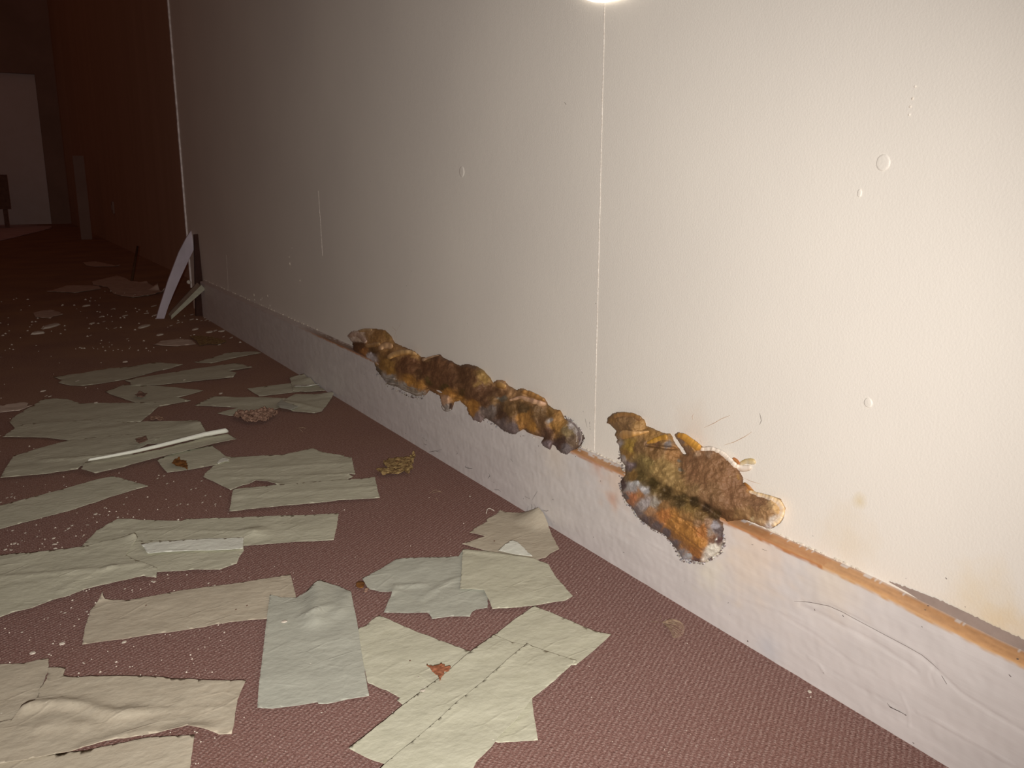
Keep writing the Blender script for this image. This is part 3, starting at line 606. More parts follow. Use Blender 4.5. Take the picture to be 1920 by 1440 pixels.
far = Fungus(620, 580, 3.84,
  [(118, 192), (150, 158), (200, 150), (280, 135), (380, 145), (430, 185), (460, 240), (540, 275), (600, 300), (640, 335), (680, 350), (740, 335), (780, 320), (810, 350), (860, 370), (930, 405), (980, 390), (1050, 410), (1100, 440), (1150, 500), (1168, 530), (1200, 505),
   (1250, 515), (1280, 550), (1340, 580), (1370, 565), (1440, 590), (1540, 640), (1565, 690), (1600, 715), (1650, 725), (1680, 780), (1740, 810), (1800, 870), (1817, 930), (1792, 985), (1740, 1020), (1700, 1050), (1655, 1030), (1600, 975), (1580, 1012), (1540, 992), (1510, 960),
   (1530, 925), (1450, 905), (1390, 870), (1345, 885), (1320, 905), (1250, 880), (1190, 830), (1110, 780), (1080, 815), (1030, 800), (990, 750), (975, 700), (930, 665), (890, 670), (870, 725), (832, 738), (798, 690), (780, 620), (710, 585), (680, 620), (620, 630), (540, 590), (480, 560),
   (420, 545), (370, 490), (330, 440), (310, 385), (230, 330), (160, 290), (155, 235)],
  [(720, 430, 80, (100, 66, 38)), (560, 400, 60, (98, 64, 36)), (950, 480, 80, (98, 66, 38)), (1080, 600, 60, (98, 66, 40)), (850, 490, 60, (94, 62, 36)), (640, 470, 30, (84, 56, 30)), (340, 200, 50, (128, 92, 46)), (300, 170, 26, (156, 122, 80)), (400, 190, 26, (118, 86, 38)),
   (380, 250, 30, (134, 98, 52)), (200, 260, 34, (84, 54, 28)), (240, 310, 24, (132, 86, 38)), (300, 300, 26, (88, 62, 32)), (160, 190, 22, (176, 156, 138)), (215, 200, 22, (178, 156, 132)), (290, 330, 16, (170, 162, 160)), (400, 400, 28, (140, 102, 42)), (440, 440, 26, (150, 108, 36)),
   (560, 510, 34, (158, 110, 36)), (640, 550, 30, (150, 102, 34)), (500, 330, 30, (148, 110, 62)), (620, 330, 26, (150, 112, 58)), (430, 350, 20, (96, 68, 34)), (700, 360, 24, (140, 104, 60)), (850, 600, 34, (158, 108, 36)), (930, 640, 30, (144, 98, 32)), (1020, 700, 32, (164, 112, 36)),
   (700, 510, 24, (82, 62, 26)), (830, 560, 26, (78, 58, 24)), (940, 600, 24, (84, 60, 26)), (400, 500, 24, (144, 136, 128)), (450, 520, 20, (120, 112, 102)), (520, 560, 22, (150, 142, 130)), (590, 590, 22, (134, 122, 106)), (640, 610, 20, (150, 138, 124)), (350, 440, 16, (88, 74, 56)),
   (820, 650, 22, (190, 150, 116)), (830, 715, 20, (150, 140, 130)), (868, 690, 12, (64, 44, 34)), (940, 690, 14, (170, 150, 140)), (1090, 440, 30, (142, 110, 52)), (1110, 500, 28, (150, 116, 54)), (1060, 545, 20, (140, 106, 52)), (1220, 530, 30, (166, 124, 76)), (1240, 600, 22, (120, 84, 48)),
   (1230, 640, 18, (108, 100, 84)), (1180, 660, 26, (120, 88, 48)), (1300, 620, 24, (150, 110, 66)), (1440, 610, 34, (164, 122, 72)), (1520, 650, 26, (160, 118, 76)), (1300, 720, 40, (112, 82, 44)), (1380, 720, 26, (96, 72, 40)), (1400, 790, 40, (164, 114, 42)), (1450, 850, 24, (174, 120, 36)), (1380, 820, 26, (150, 102, 40)),
   (1500, 740, 36, (108, 80, 46)), (1510, 820, 30, (104, 74, 42)), (1240, 760, 34, (86, 60, 40)), (1160, 720, 28, (98, 84, 74)), (1120, 740, 24, (110, 94, 84)), (1060, 780, 24, (132, 112, 106)), (1240, 830, 36, (110, 94, 88)), (1310, 870, 30, (108, 92, 88)), (1620, 780, 30, (162, 116, 52)), (1640, 850, 36, (168, 120, 48)), (1590, 740, 22, (140, 104, 48)),
   (1580, 800, 16, (160, 150, 140)), (1700, 880, 34, (138, 116, 74)), (1730, 940, 30, (110, 88, 66)), (1660, 950, 34, (84, 60, 48)), (1560, 900, 30, (96, 66, 46)), (1740, 830, 16, (176, 166, 160)), (1790, 890, 14, (120, 104, 100)), (1800, 950, 14, (84, 66, 66)), (1770, 870, 12, (178, 168, 160)), (1700, 1000, 26, (112, 100, 98)), (1560, 980, 22, (126, 108, 108)), (1620, 980, 18, (92, 70, 64)), (1420, 880, 18, (112, 80, 48))],
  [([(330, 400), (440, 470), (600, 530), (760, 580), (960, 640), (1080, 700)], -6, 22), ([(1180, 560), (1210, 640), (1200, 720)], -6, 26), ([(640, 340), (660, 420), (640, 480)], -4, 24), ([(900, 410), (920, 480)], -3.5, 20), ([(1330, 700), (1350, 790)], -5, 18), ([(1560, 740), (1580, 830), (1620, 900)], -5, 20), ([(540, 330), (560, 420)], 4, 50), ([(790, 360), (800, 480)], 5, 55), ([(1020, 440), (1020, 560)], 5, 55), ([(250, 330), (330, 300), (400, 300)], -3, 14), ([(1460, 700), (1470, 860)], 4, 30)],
  0.020, 24, 95, 0.0036)
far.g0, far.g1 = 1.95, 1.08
rootF = bpy.data.objects.new('bracket_fungus', None); COL.objects.link(rootF)
tag(rootF, 'long narrow row of dark brown bracket fungus, the farther of two on the baseboard', 'fungus', 'bracket fungi growing from the baseboard')
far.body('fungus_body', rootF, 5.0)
far.lip(rootF, [(345, 290, 18), (370, 265, 22), (410, 258, 24), (450, 272, 18)], (168, 134, 98), (176, 142, 106), lift=0.003)
far.lip(rootF, [(410, 355, 20), (440, 330, 22), (500, 312, 22), (570, 308, 18), (620, 330, 14)], (178, 146, 104), (158, 118, 64), lift=0.003)
far.lip(rootF, [(655, 372, 14), (700, 355, 12), (740, 342, 10), (780, 332, 8)], (184, 156, 130), (140, 106, 66))
far.lip(rootF, [(245, 265, 14), (300, 258, 18), (360, 250, 16)], (170, 138, 98), (128, 92, 50), lift=0.002)
far.lip(rootF, [(130, 195, 14), (165, 180, 16), (200, 190, 18), (235, 215, 18), (258, 245, 12)], (170, 148, 132), (150, 124, 104))
far.lip(rootF, [(200, 160, 12), (250, 150, 14), (300, 150, 12)], (170, 146, 116), (140, 106, 62))
far.lip(rootF, [(1190, 530, 20), (1220, 545, 24), (1265, 562, 16)], (196, 156, 100), (158, 116, 62), lift=0.002)
far.lip(rootF, [(1285, 655, 8), (1330, 645, 11), (1370, 630, 12), (1400, 645, 16), (1450, 662, 20), (1510, 680, 22), (1552, 684, 16)], (196, 156, 128), (184, 148, 112), lift=0.003)
far.lip(rootF, [(1370, 590, 16), (1440, 612, 22), (1510, 645, 20), (1545, 665, 12)], (170, 126, 74), (150, 108, 62), lift=0.001)
far.lip(rootF, [(1690, 790, 9), (1750, 825, 10), (1790, 880, 10), (1803, 935, 10), (1780, 980, 9)], (150, 138, 132), (104, 88, 84))
far.lip(rootF, [(1690, 830, 7), (1740, 860, 8), (1770, 910, 8), (1765, 960, 7)], (176, 164, 154), (120, 104, 96))
for q in ([(390, 490, 7), (430, 500, 7), (480, 505, 6)], [(400, 530, 8), (450, 535, 8), (500, 545, 7)], [(500, 565, 7), (560, 590, 8), (620, 612, 8), (675, 598, 7)], [(520, 540, 6), (580, 565, 7), (650, 575, 6)]):
    far.lip(rootF, q, (176, 168, 158), (112, 98, 84), 'grey_ring')
far.lip(rootF, [(800, 690, 7), (812, 722, 9), (840, 732, 9), (868, 716, 8)], (184, 178, 170), (140, 130, 122), 'grey_ring')
peel(far, rootF, [(330, 450), (380, 500), (430, 555), (520, 600), (600, 640), (680, 625)], 50, 4, 9, 5)
peel(far, rootF, [(975, 700), (1040, 812), (1110, 790), (1200, 840), (1330, 900), (1450, 905), (1520, 960)], 40, 4, 9, 6)
peel(far, rootF, [(1690, 770), (1750, 815), (1805, 880), (1818, 940), (1790, 990)], 40, 4, 9, 7)
for rt, pb in ((rootN, (1320, 985)), (rootF, (900, 740))):
    q = on_board(*pb); rt.location = q
    for ch in list(COL.objects):
        if ch.parent == rt: ch.location = -q

# ------------------------------------------------------------------ paper sheets
def sheet(pts, label, m=None, level=1, wr_=0.0016, res=0.008, torn=0.0012, ridges=(), lifts=(), name='paper_sheet', cat='paper', group='paper sheets scattered on the carpet', parent=None, thick=0.0004, px=True, wseed=None):
    m = m or M_PG
    P = []
    for x, y in pts:
        q = on_floor(x, y)
        if q.x > XF - 0.0025: 
            q = on_x(x, y, XF - 0.0025); 
        P.append(q)
    seed = (pts[0][0] * 0.137 + pts[0][1] * 0.071) % 50
    if wseed is not None: seed = wseed
    # subdivide and fray the outline
    O = []; n = len(P)
    for i in range(n):
        a, b = P[i], P[(i + 1) % n]; L = (b - a).length; k = max(1, int(L / (res * 0.8)))
        for j in range(k):
            v = a.lerp(b, j / k)
            if j: 
                s_ = 90
                v += Vector((noise.noise(v * s_ + Vector((seed, 0, 0))), noise.noise(v * s_ + Vector((0, seed, 0))), 0)) * torn
            O.append(v)
    lift0 = {i: v.z for i, v in enumerate(O)}
    bm = bmesh.new(); vv = [bm.verts.new((v.x, v.y, 0)) for v in O]
    bm.faces.new(vv); bmesh.ops.triangulate(bm, faces=bm.faces, ngon_method='EAR_CLIP')
    xs = [v.x for v in O]; yy = [v.y for v in O]
    for ax, lo_, hi_ in ((0, min(xs), max(xs)), (1, min(yy), max(yy))):
        c = lo_ + res
        while c < hi_:
            co = Vector((c, 0, 0)) if ax == 0 else Vector((0, c, 0)); no = Vector((1, 0, 0)) if ax == 0 else Vector((0, 1, 0))
            bmesh.ops.bisect_plane(bm, geom=list(bm.verts) + list(bm.edges) + list(bm.faces), plane_co=co, plane_no=no, dist=1e-6); c += res
    bmesh.ops.remove_doubles(bm, verts=bm.verts, dist=1e-5)
    RD = []
    for rp, h, wd in ridges: RD.append(([on_floor(*q).to_2d() for q in rp], h * 0.5 / 1000, wd * 0.8 / 1000))
    LF = [(on_floor(x, y).to_2d(), r / 1000, h / 1000) for x, y, r, h in lifts]
    for v in bm.verts:
        x, y = v.co.x, v.co.y
        z = 0.0009 + 0.0011 * (level - 1) + 0.0015 * (1 + noise.noise(Vector((x * 9, y * 16, 3))) + 0.5 * noise.noise(Vector((x * 24, y * 32, 5))))
        z += wr_ * 0.42 * (0.5 + abs(noise.noise(Vector((x * 30, y * 42, seed + 5)))) + 0.5 * noise.noise(Vector((x * 75, y * 66, seed + 8))))
        for rp, h, wd in RD:
            best = 9
            for a, b in zip(rp[:-1], rp[1:]):
                ab = b - a; t = min(max(((v.co.to_2d() - a) @ ab) / (ab @ ab), 0), 1); best = min(best, (v.co.to_2d() - a - ab * t).length)
            z += h * math.exp(-(best / wd) ** 2)
        for c, r, h in LF:
            d = (v.co.to_2d() - c).length / r
            if d < 1: z += h * (1 - d) ** 1.6
        v.co.z = max(z, 0.0006)
    # parts resting up against the baseboard
    for q in P:
        if q.z > 0.0005:
            for v in bm.verts:
                d = (v.co.to_2d() - q.to_2d()).length
                if d < 0.05: v.co.z += q.z * (1 - d / 0.05) ** 1.2
    o = obj(name, bm, m, parent)
    md = o.modifiers.new('thickness', 'SOLIDIFY'); md.thickness = thick; md.offset = 1
    if parent is None:
        tag(o, label, cat, group); recentre(o)
    else:
        o.location = -parent.location
    return o
A = lambda p: crop(0, 620, 3, p); B = lambda p: crop(320, 620, 4, p); C = lambda p: crop(0, 960, 2.6667, p); D = lambda p: crop(600, 900, 2.6667, p); E_ = lambda p: crop(0, 1220, 4, p); G = lambda p: crop(280, 740, 6.857, p)
def rolled(path, r, m, parent, name='rolled_edge', lift=0.0):
    P = [on_floor(*q) for q in path]; pts = []
    for a, b in zip(P[:-1], P[1:]):
        for k in range(10): pts.append(a.lerp(b, k / 10))
    pts.append(P[-1]); n = len(pts); N = 12; V = []; fs = []
    for i, p in enumerate(pts):
        d = (pts[min(i + 1, n - 1)] - pts[max(i - 1, 0)]).normalized(); s = Vector((-d.y, d.x, 0)); t = i / (n - 1)
        rr = r * (0.45 + 0.55 * t) * (0.6 if i in (0, n - 1) else 1)
        for k in range(N):
            a = k / N * 6.2832; V.append(p + s * math.cos(a) * rr + Vector((0, 0, lift + rr + math.sin(a) * rr)))
    fs = [(i * N + k, i * N + (k + 1) % N, (i + 1) * N + (k + 1) % N, (i + 1) * N + k) for i in range(n - 1) for k in range(N)] + [tuple(range(N))[::-1], tuple(range((n - 1) * N, n * N))]
    o = from_data(name, V, fs, m, parent); o.location = -parent.location; return o

sheet(A([(1090, 180), (1185, 160), (1280, 128), (1440, 119), (1472, 128), (1340, 152), (1190, 186)]), 'small dim paper strip touching the baseboard, the farthest sheet from the camera', level=1, res=0.02)
sheet(A([(300, 262), (450, 245), (620, 215), (740, 205), (880, 182), (1030, 194), (960, 215), (900, 228), (720, 276), (560, 302), (470, 316), (395, 312), (330, 298), (345, 282)]), 'long dim paper strip at the far left, beyond all other left-hand sheets', level=1, res=0.02)
sheet(A([(700, 285), (830, 262), (1050, 228), (1300, 190), (1340, 190), (1420, 212), (1280, 234), (1330, 242), (1312, 268), (1100, 290), (900, 310), (735, 316), (735, 296)]), 'long dim paper strip with pointed right end, just right of the farthest left strip', level=2, res=0.02)
o = sheet(A([(590, 345), (640, 330), (700, 308), (900, 314), (1145, 342), (1060, 366), (1000, 382), (1075, 398), (985, 416), (900, 432), (760, 408), (640, 370)]), 'kite-shaped paper sheet with a dark central spot, in front of two far strips', level=1, res=0.02)
sheet(A([(1390, 330), (1500, 318), (1640, 300), (1720, 310), (1800, 335), (1690, 345), (1560, 362), (1460, 374)]), 'narrow paper strip ending under the small sheet by the baseboard', level=1, res=0.015)
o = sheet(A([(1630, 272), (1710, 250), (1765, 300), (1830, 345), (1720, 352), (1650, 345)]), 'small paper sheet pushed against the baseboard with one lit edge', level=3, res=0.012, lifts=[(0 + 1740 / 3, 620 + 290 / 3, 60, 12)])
sheet(A([(1655, 320), (1740, 318), (1800, 314), (1800, 322), (1740, 330), (1656, 332)]), None, M_PW, 6, parent=o, name='lit_edge', res=0.01)  # highlight along the edge painted as a strip of brighter paper
sheet(A([(1095, 425), (1200, 374), (1330, 378), (1600, 383), (1645, 395), (1600, 430), (1520, 460), (1400, 478), (1290, 482), (1222, 468), (1290, 450), (1350, 437), (1220, 432)]), 'grey-green paper strip with a notched left end, behind the pinkish crust', level=1, res=0.012)
o = sheet(A([(1600, 398), (1660, 366), (1870, 352), (1878, 372), (1840, 425), (1810, 462), (1768, 472), (1650, 462), (1590, 440)]), 'wide crumpled paper sheet touching the baseboard left of the long fungus row', level=3, res=0.01, ridges=[([(1600 / 3, 620 + 410 / 3), (1700 / 3, 620 + 428 / 3), (1780 / 3, 620 + 450 / 3)], 8, 14)])
sheet(A([(1560, 430), (1585, 402), (1610, 420), (1680, 445), (1640, 462), (1600, 456), (1575, 452)]), None, M_PP, 7, parent=o, name='folded_corner', res=0.008)
sheet(A([(-60, 440), (0, 428), (130, 405), (160, 412), (150, 430), (185, 425), (110, 455), (0, 464), (-60, 468)]), 'dark small paper scrap cut by the left edge, farthest of the left edge pieces', M_OLDSHEET, 1, res=0.015)
sheet(A([(55, 520), (70, 495), (180, 430), (240, 392), (300, 388), (380, 390), (450, 412), (905, 410), (903, 425), (850, 470), (790, 516), (480, 522), (370, 522), (200, 545), (90, 560)]), 'broad paper sheet at the back of the large left-hand heap', level=1, res=0.014)
sheet(A([(15, 608), (70, 570), (130, 540), (300, 525), (490, 514), (700, 522), (1110, 518), (1134, 542), (1160, 580), (1205, 606), (1000, 640), (800, 652), (480, 650), (390, 626), (240, 612)]), 'large slit paper sheet with a pale corner, middle of the left-hand heap', level=3, res=0.01, wr_=0.002, lifts=[(368, 800, 70, 8)])
o = COL.objects[-1] if False else None
sheet(A([(5, 845), (40, 780), (80, 720), (240, 672), (390, 630), (560, 612), (720, 600), (900, 620), (760, 690), (740, 725), (560, 752), (460, 776), (440, 796), (260, 822)]), 'wide paper sheet at the front left of the heap, reaching toward the left edge', level=5, res=0.01, wr_=0.002, ridges=[(A([(250, 745), (420, 738), (600, 722), (760, 690)]), 7, 9)])
sheet(A([(885, 735), (1000, 690), (1190, 655), (1240, 690), (1292, 735), (1240, 760), (1190, 770), (1060, 792), (940, 806), (905, 765)]), 'square-ended paper sheet under the rolled edge strip, holding a brown scrap', level=2, res=0.01)
o = sheet(A([(460, 800), (480, 762), (600, 745), (740, 722), (900, 690), (1000, 662), (1150, 625), (1280, 600), (1330, 628), (1200, 656), (1030, 700), (840, 746), (700, 788), (540, 826)]), 'long narrow paper strip with a tightly rolled pale edge on top of the left heap', level=7, res=0.008)
rolled(A([(500, 768), (620, 748), (760, 722), (900, 690), (1040, 655), (1150, 628), (1285, 604)]), 0.0062, M_PW, o, lift=0.014)
sheet(A([(-30, 1005), (0, 990), (200, 940), (330, 905), (500, 855), (630, 825), (680, 835), (760, 858), (835, 880), (700, 918), (560, 965), (400, 1015), (200, 1070), (0, 1122), (-30, 1130)]), 'plain paper strip running in from the left edge below the heap', level=1, res=0.009, torn=0.002)
o = sheet(B([(245, 1105), (262, 1075), (330, 1020), (350, 985), (395, 950), (460, 955), (600, 948), (830, 940), (1000, 905), (1070, 893), (1110, 912), (1180, 930), (1300, 942), (1302, 952), (1360, 958), (1366, 1000), (1385, 1084), (1335, 1086), (1370, 1100), (1282, 1142), (1180, 1150), (900, 1160), (800, 1178), (720, 1150), (640, 1142), (540, 1168), (450, 1205), (380, 1165), (300, 1130)]),
      'broad creased paper sheet in mid floor left of the crumpled brown scrap', level=1, res=0.008, ridges=[(B([(640, 1142), (720, 1146), (790, 1172)]), 9, 12), (B([(400, 1110), (800, 1105), (1340, 1085)]), 3, 8), (B([(400, 1060), (800, 1035), (1360, 1000)]), 2.5, 9)])
sheet(B([(350, 1012), (372, 985), (400, 968), (435, 980), (440, 1000), (400, 1002), (360, 1018)]), None, M_PW, 4, parent=o, name='folded_corner', res=0.006)
sheet(B([(470, 1212), (800, 1178), (1100, 1150), (1300, 1138), (1440, 1130), (1532, 1117), (1548, 1190), (1568, 1276), (1300, 1290), (900, 1330), (600, 1360), (440, 1376), (456, 1290)]), 'straight-edged paper strip directly in front of the broad creased mid-floor sheet', level=4, res=0.008, ridges=[(B([(500, 1265), (900, 1235), (1550, 1195)]), 2.5, 10)])
sheet(A([(455, 1230), (545, 1132), (600, 1100), (665, 1068), (800, 1072), (1020, 1080), (1045, 1070), (1300, 1060), (1905, 1035), (1895, 1110), (1878, 1186), (1640, 1195), (1390, 1216), (1000, 1215), (700, 1222)]), 'long paper strip with a torn slanted left end, behind the sheet with the bright fold', level=1, res=0.008, ridges=[(A([(560, 1130), (900, 1135), (1400, 1140)]), 3, 7)], lifts=[(1430 / 3, 620 + 1150 / 3, 40, 8)])
o = sheet(C([(560, 180), (640, 170), (700, 158), (900, 154), (1220, 149), (1218, 212), (1198, 240), (1185, 272), (1150, 284), (1100, 302), (980, 302), (790, 314), (640, 305), (560, 290)]), 'paper sheet with a wide bright folded-over flap along its back edge', level=3, res=0.007)
sheet(C([(708, 182), (800, 172), (1000, 160), (1219, 149), (1216, 208), (1100, 214), (900, 220), (742, 228), (722, 200)]), None, M_PW, 6.5, parent=o, name='folded_flap', res=0.007)
sheet(C([(-30, 240), (0, 238), (60, 232), (170, 226), (300, 208), (430, 190), (560, 160), (672, 138), (690, 155), (660, 190), (632, 232), (680, 262), (750, 286), (788, 302), (783, 350), (720, 340), (640, 358), (500, 388), (420, 408), (340, 440), (260, 462), (170, 500), (80, 520), (0, 552), (-30, 560)]),
      'large paper sheet running out of the left edge, in front of the bright fold sheet', M_PG, 5, 0.0024, 0.007, ridges=[(C([(0, 350), (250, 330), (500, 310), (700, 280)]), 4, 10), (C([(300, 420), (420, 350), (560, 300)]), 3, 9)], lifts=[(672 / 2.667, 960 + 145 / 2.667, 30, 7)])
o = sheet(C([(412, 672), (425, 590), (452, 498), (500, 450), (515, 433), (527, 450), (640, 450), (780, 424), (900, 400), (1080, 378), (1200, 364), (1452, 319), (1466, 370), (1480, 432), (1490, 520), (1340, 541), (1150, 560), (900, 600), (640, 640)]), 'paper strip with a tiny raised left corner, tucked under the pale arched sheet', M_PT, 1, 0.0014, 0.007, lifts=[(193, 1122, 25, 9)])
sheet(C([(1288, 992), (1292, 920), (1310, 760), (1330, 590), (1350, 428), (1410, 440), (1480, 440), (1530, 420), (1562, 398), (1600, 372), (1640, 374), (1690, 384), (1756, 420), (1768, 480), (1785, 560), (1800, 660), (1825, 820), (1846, 938), (1740, 954), (1640, 976), (1592, 976), (1590, 966), (1480, 985), (1360, 1000)]),
      'pale arched paper sheet with a ridged wavy top edge on the near carpet', M_PP, 3, 0.0012, 0.006, torn=0.0005, ridges=[(C([(1585, 380), (1588, 450), (1575, 560)]), 14, 20), (C([(1530, 540), (1600, 520), (1650, 490)]), 5, 6), (C([(1740, 430), (1700, 520)]), 6, 16)])
sheet(C([(-40, 775), (0, 770), (120, 766), (200, 745), (245, 740), (243, 800), (215, 870), (190, 940), (178, 985), (60, 1066), (-40, 1080)]), 'tan paper sheet at the left edge, behind the long bottom-left pile', M_PT, 1, 0.0018, 0.008)
sheet(C([(-40, 1082), (60, 1062), (110, 1000), (180, 975), (205, 900), (238, 860), (243, 800), (300, 798), (330, 806), (318, 840), (370, 852), (470, 846), (560, 846), (640, 842), (760, 845), (900, 858), (1040, 864), (1230, 868), (1208, 915), (1190, 960), (1175, 1060), (1160, 1132), (1100, 1136), (1020, 1120), (940, 1103), (850, 1122), (720, 1148), (560, 1172), (400, 1215), (-40, 1290)]),
      'large wrinkled tan paper sheet lying across the bottom left corner', M_PT, 4, 0.003, 0.007, ridges=[(E_([(220, 450), (420, 430), (640, 450), (860, 520), (1040, 500)]), 9, 12), (E_([(1100, 488), (1400, 480), (1750, 462)]), 2.5, 5), (E_([(640, 770), (860, 700), (1100, 650)]), 5, 10), (E_([(330, 600), (420, 560), (600, 600)]), 4, 14), (E_([(1280, 660), (1420, 615), (1560, 640)]), 6, 10)])
o = sheet(E_([(-160, 820), (400, 800), (640, 770), (900, 715), (1110, 672), (1460, 656), (1455, 700), (1440, 800), (1420, 960), (1410, 1040), (-160, 1100)]), 'yellowish paper sheet at the very bottom left, partly under the wrinkled tan sheet', M_PT, 1.5, 0.0016, 0.008)
sheet(D([(900, 155), (925, 165), (985, 168), (1050, 182), (1090, 155), (1115, 195), (1140, 240), (1170, 300), (1196, 352), (1150, 374), (1130, 394), (1080, 408), (1030, 402), (880, 370), (800, 350), (708, 326), (760, 312), (825, 290), (748, 272), (780, 245), (835, 215), (832, 205), (880, 180)]),
      'brownish fan-shaped paper sheet leaning its corner on the baseboard', M_PT, 1, 0.001, 0.006, ridges=[(D([(832, 210), (965, 232)]), 1.5, 3), (D([(750, 272), (820, 290)]), 1.5, 3)])
sheet(D([(212, 502), (240, 490), (300, 455), (380, 402), (500, 395), (640, 392), (692, 388), (712, 356), (760, 365), (900, 380), (880, 480), (838, 560), (838, 648), (780, 655), (760, 668), (750, 692), (650, 690), (560, 702), (548, 680), (540, 671), (440, 675), (320, 668), (340, 620), (362, 570), (300, 565), (240, 550)]),
      'pale greenish paper sheet with a folded left tip beside an amber scrap', M_PP, 1, 0.0018, 0.006, ridges=[(D([(360, 572), (380, 540), (520, 530)]), 4, 8), (D([(510, 600), (600, 540), (690, 500)]), 3, 7)])
o = sheet(D([(714, 362), (800, 368), (870, 376), (960, 395), (1060, 410), (1138, 436), (1180, 500), (1264, 602), (1230, 622), (1150, 632), (1070, 646), (980, 655), (862, 664), (845, 620), (820, 568), (700, 565), (708, 470)]),
      'pentagonal paper sheet overlapping the pale greenish one in the middle floor', M_PG, 4, 0.0016, 0.006, ridges=[(D([(720, 370), (900, 390), (1060, 414)]), 3, 7)])
sheet(D([(892, 377), (925, 345), (958, 326), (985, 333), (1015, 362), (1062, 408), (980, 398)]), None, M_PW, 7, parent=o, name='folded_corner', res=0.006)
sheet(D([(186, 757), (230, 738), (270, 700), (300, 685), (400, 730), (560, 795), (680, 845), (752, 868), (900, 880), (870, 980), (700, 1160), (430, 1140), (385, 1112), (402, 1100), (330, 1060), (240, 1024), (210, 900)]),
      'paper sheet carrying the small dry leaf, right of the pale arched sheet', M_PG, 1, 0.0014, 0.006)
sheet(D([(1060, 1060), (1062, 1125), (1076, 1220), (1090, 1310), (990, 1316), (890, 1323), (840, 1300), (900, 1150)]), 'narrow paper corner showing from under the long diagonal sheets, lower right', M_PG, 1, 0.001, 0.006, torn=0.0004)
sheet(D([(850, 830), (870, 793), (960, 720), (1072, 644), (1160, 680), (1290, 736), (1380, 775), (1456, 791), (1370, 865), (1280, 942), (1100, 940), (940, 900)]), 'paper sheet with a long point at its right, uppermost end of the diagonal run', M_PG, 3, 0.0014, 0.006, torn=0.0006)
sheet(D([(145, 1372), (250, 1290), (430, 1140), (600, 1010), (760, 880), (872, 794), (960, 835), (1045, 850), (900, 990), (700, 1140), (500, 1320), (350, 1460), (240, 1420)]), 'long diagonal paper strip whose pointed end reaches the lower edge near the dark crumb', M_PG, 5, 0.0013, 0.006, torn=0.0006)
sheet(D([(1035, 849), (1130, 885), (1282, 936), (1180, 1030), (1060, 1125), (980, 1230), (890, 1322), (860, 1370), (780, 1450), (740, 1540), (250, 1540), (340, 1445), (500, 1310), (700, 1135), (830, 1030), (940, 930)]), 'broad diagonal paper strip in the front, running out of the bottom edge', M_PG, 7, 0.0013, 0.006, torn=0.0006, ridges=[(D([(830, 1020), (940, 930), (1035, 850)]), 2, 6)])
# dusty sheets far down the corridor
H = lambda p: crop(0, 400, 4, p)
sheet(H([(690, 515), (800, 490), (880, 470), (940, 490), (980, 510), (1100, 512), (1180, 525), (1235, 565), (1205, 600), (1100, 622), (1000, 636), (900, 622), (850, 605), (810, 560), (700, 540)]), 'dusty sheet lying beyond the leaning plank, the widest of the far debris', M_OLDSHEET, 2, 0.004, 0.03, group='dusty sheets down the dark corridor')
sheet(H([(350, 590), (430, 570), (500, 545), (620, 545), (740, 548), (760, 570), (660, 585), (560, 602), (460, 595)]), 'dusty flat scrap left of the widest far sheet', M_OLDSHEET, 2, 0.003, 0.03, group='dusty sheets down the dark corridor')
sheet(H([(250, 752), (310, 735), (380, 726), (450, 745), (475, 762), (400, 778), (380, 792), (270, 785)]), 'dusty rounded scrap behind the large white plaster chip at the left', M_OLDSHEET, 1, 0.003, 0.025, group='dusty sheets down the dark corridor')
sheet(H([(1150, 990), (1210, 962), (1330, 945), (1440, 955), (1470, 985), (1330, 1000), (1230, 998)]), 'dim olive scrap on the carpet in front of the leaning plank', M_OLDSHEET, 1, 0.002, 0.02, group='dusty sheets down the dark corridor')
sheet(H([(1420, 930), (1480, 925), (1600, 935), (1700, 965), (1640, 990), (1560, 985), (1500, 1000), (1470, 960)]), 'dim curled brown scrap near the far end of the baseboard', M_SCRAP, 2, 0.004, 0.012, group='dusty sheets down the dark corridor')
sheet([(-60, 455), (0, 452), (50, 440), (97, 428), (97, 424), (-60, 420)], 'pale purple patch of flooring at the foot of the far doorway', M_FARFLOOR, 1, 0.001, 0.2, name='floor_sheet', cat='sheet', group=None, thick=0.002)
sheet(H([(620, 370), (720, 362), (900, 390), (860, 400), (720, 404), (650, 395)]), 'faint flat scrap farthest down the corridor', M_OLDSHEET, 1, 0.004, 0.05, group='dusty sheets down the dark corridor')

# ------------------------------------------------------------------ planks at the far corner
def slab(path_l, path_r, Ys, th, m, name, label, cat):
    V = []; n = len(path_l)
    for (a, b, yy) in zip(path_l, path_r, Ys):
        p = on_y(a[0], a[1], yy); q = on_y(b[0], b[1], yy)
        for v in (p, q): V.append(v)
        for v in (q, p): V.append(v + Vector((0, th, 0)))
    fs = []
    for i in range(n - 1):
        for k in range(4): fs.append((i * 4 + k, i * 4 + (k + 1) % 4, i * 4 + 4 + (k + 1) % 4, i * 4 + 4 + k))
    fs += [(3, 2, 1, 0), tuple(range(n * 4 - 4, n * 4))]
    o = from_data(name, V, fs, m, None, smooth=False)
    bm = bmesh.new(); bm.from_mesh(o.data); bmesh.ops.recalc_face_normals(bm, faces=bm.faces); bm.to_mesh(o.data); bm.free()
    if label: tag(o, label, cat)
    recentre(o); return o
L_ = crop(0, 400, 4, [(1172, 790), (1198, 700), (1230, 600), (1262, 500), (1300, 400), (1342, 290), (1400, 180), (1445, 112)])
R_ = crop(0, 400, 4, [(1232, 790), (1262, 700), (1302, 600), (1346, 500), (1392, 400), (1430, 320), (1480, 220), (1525, 128)])
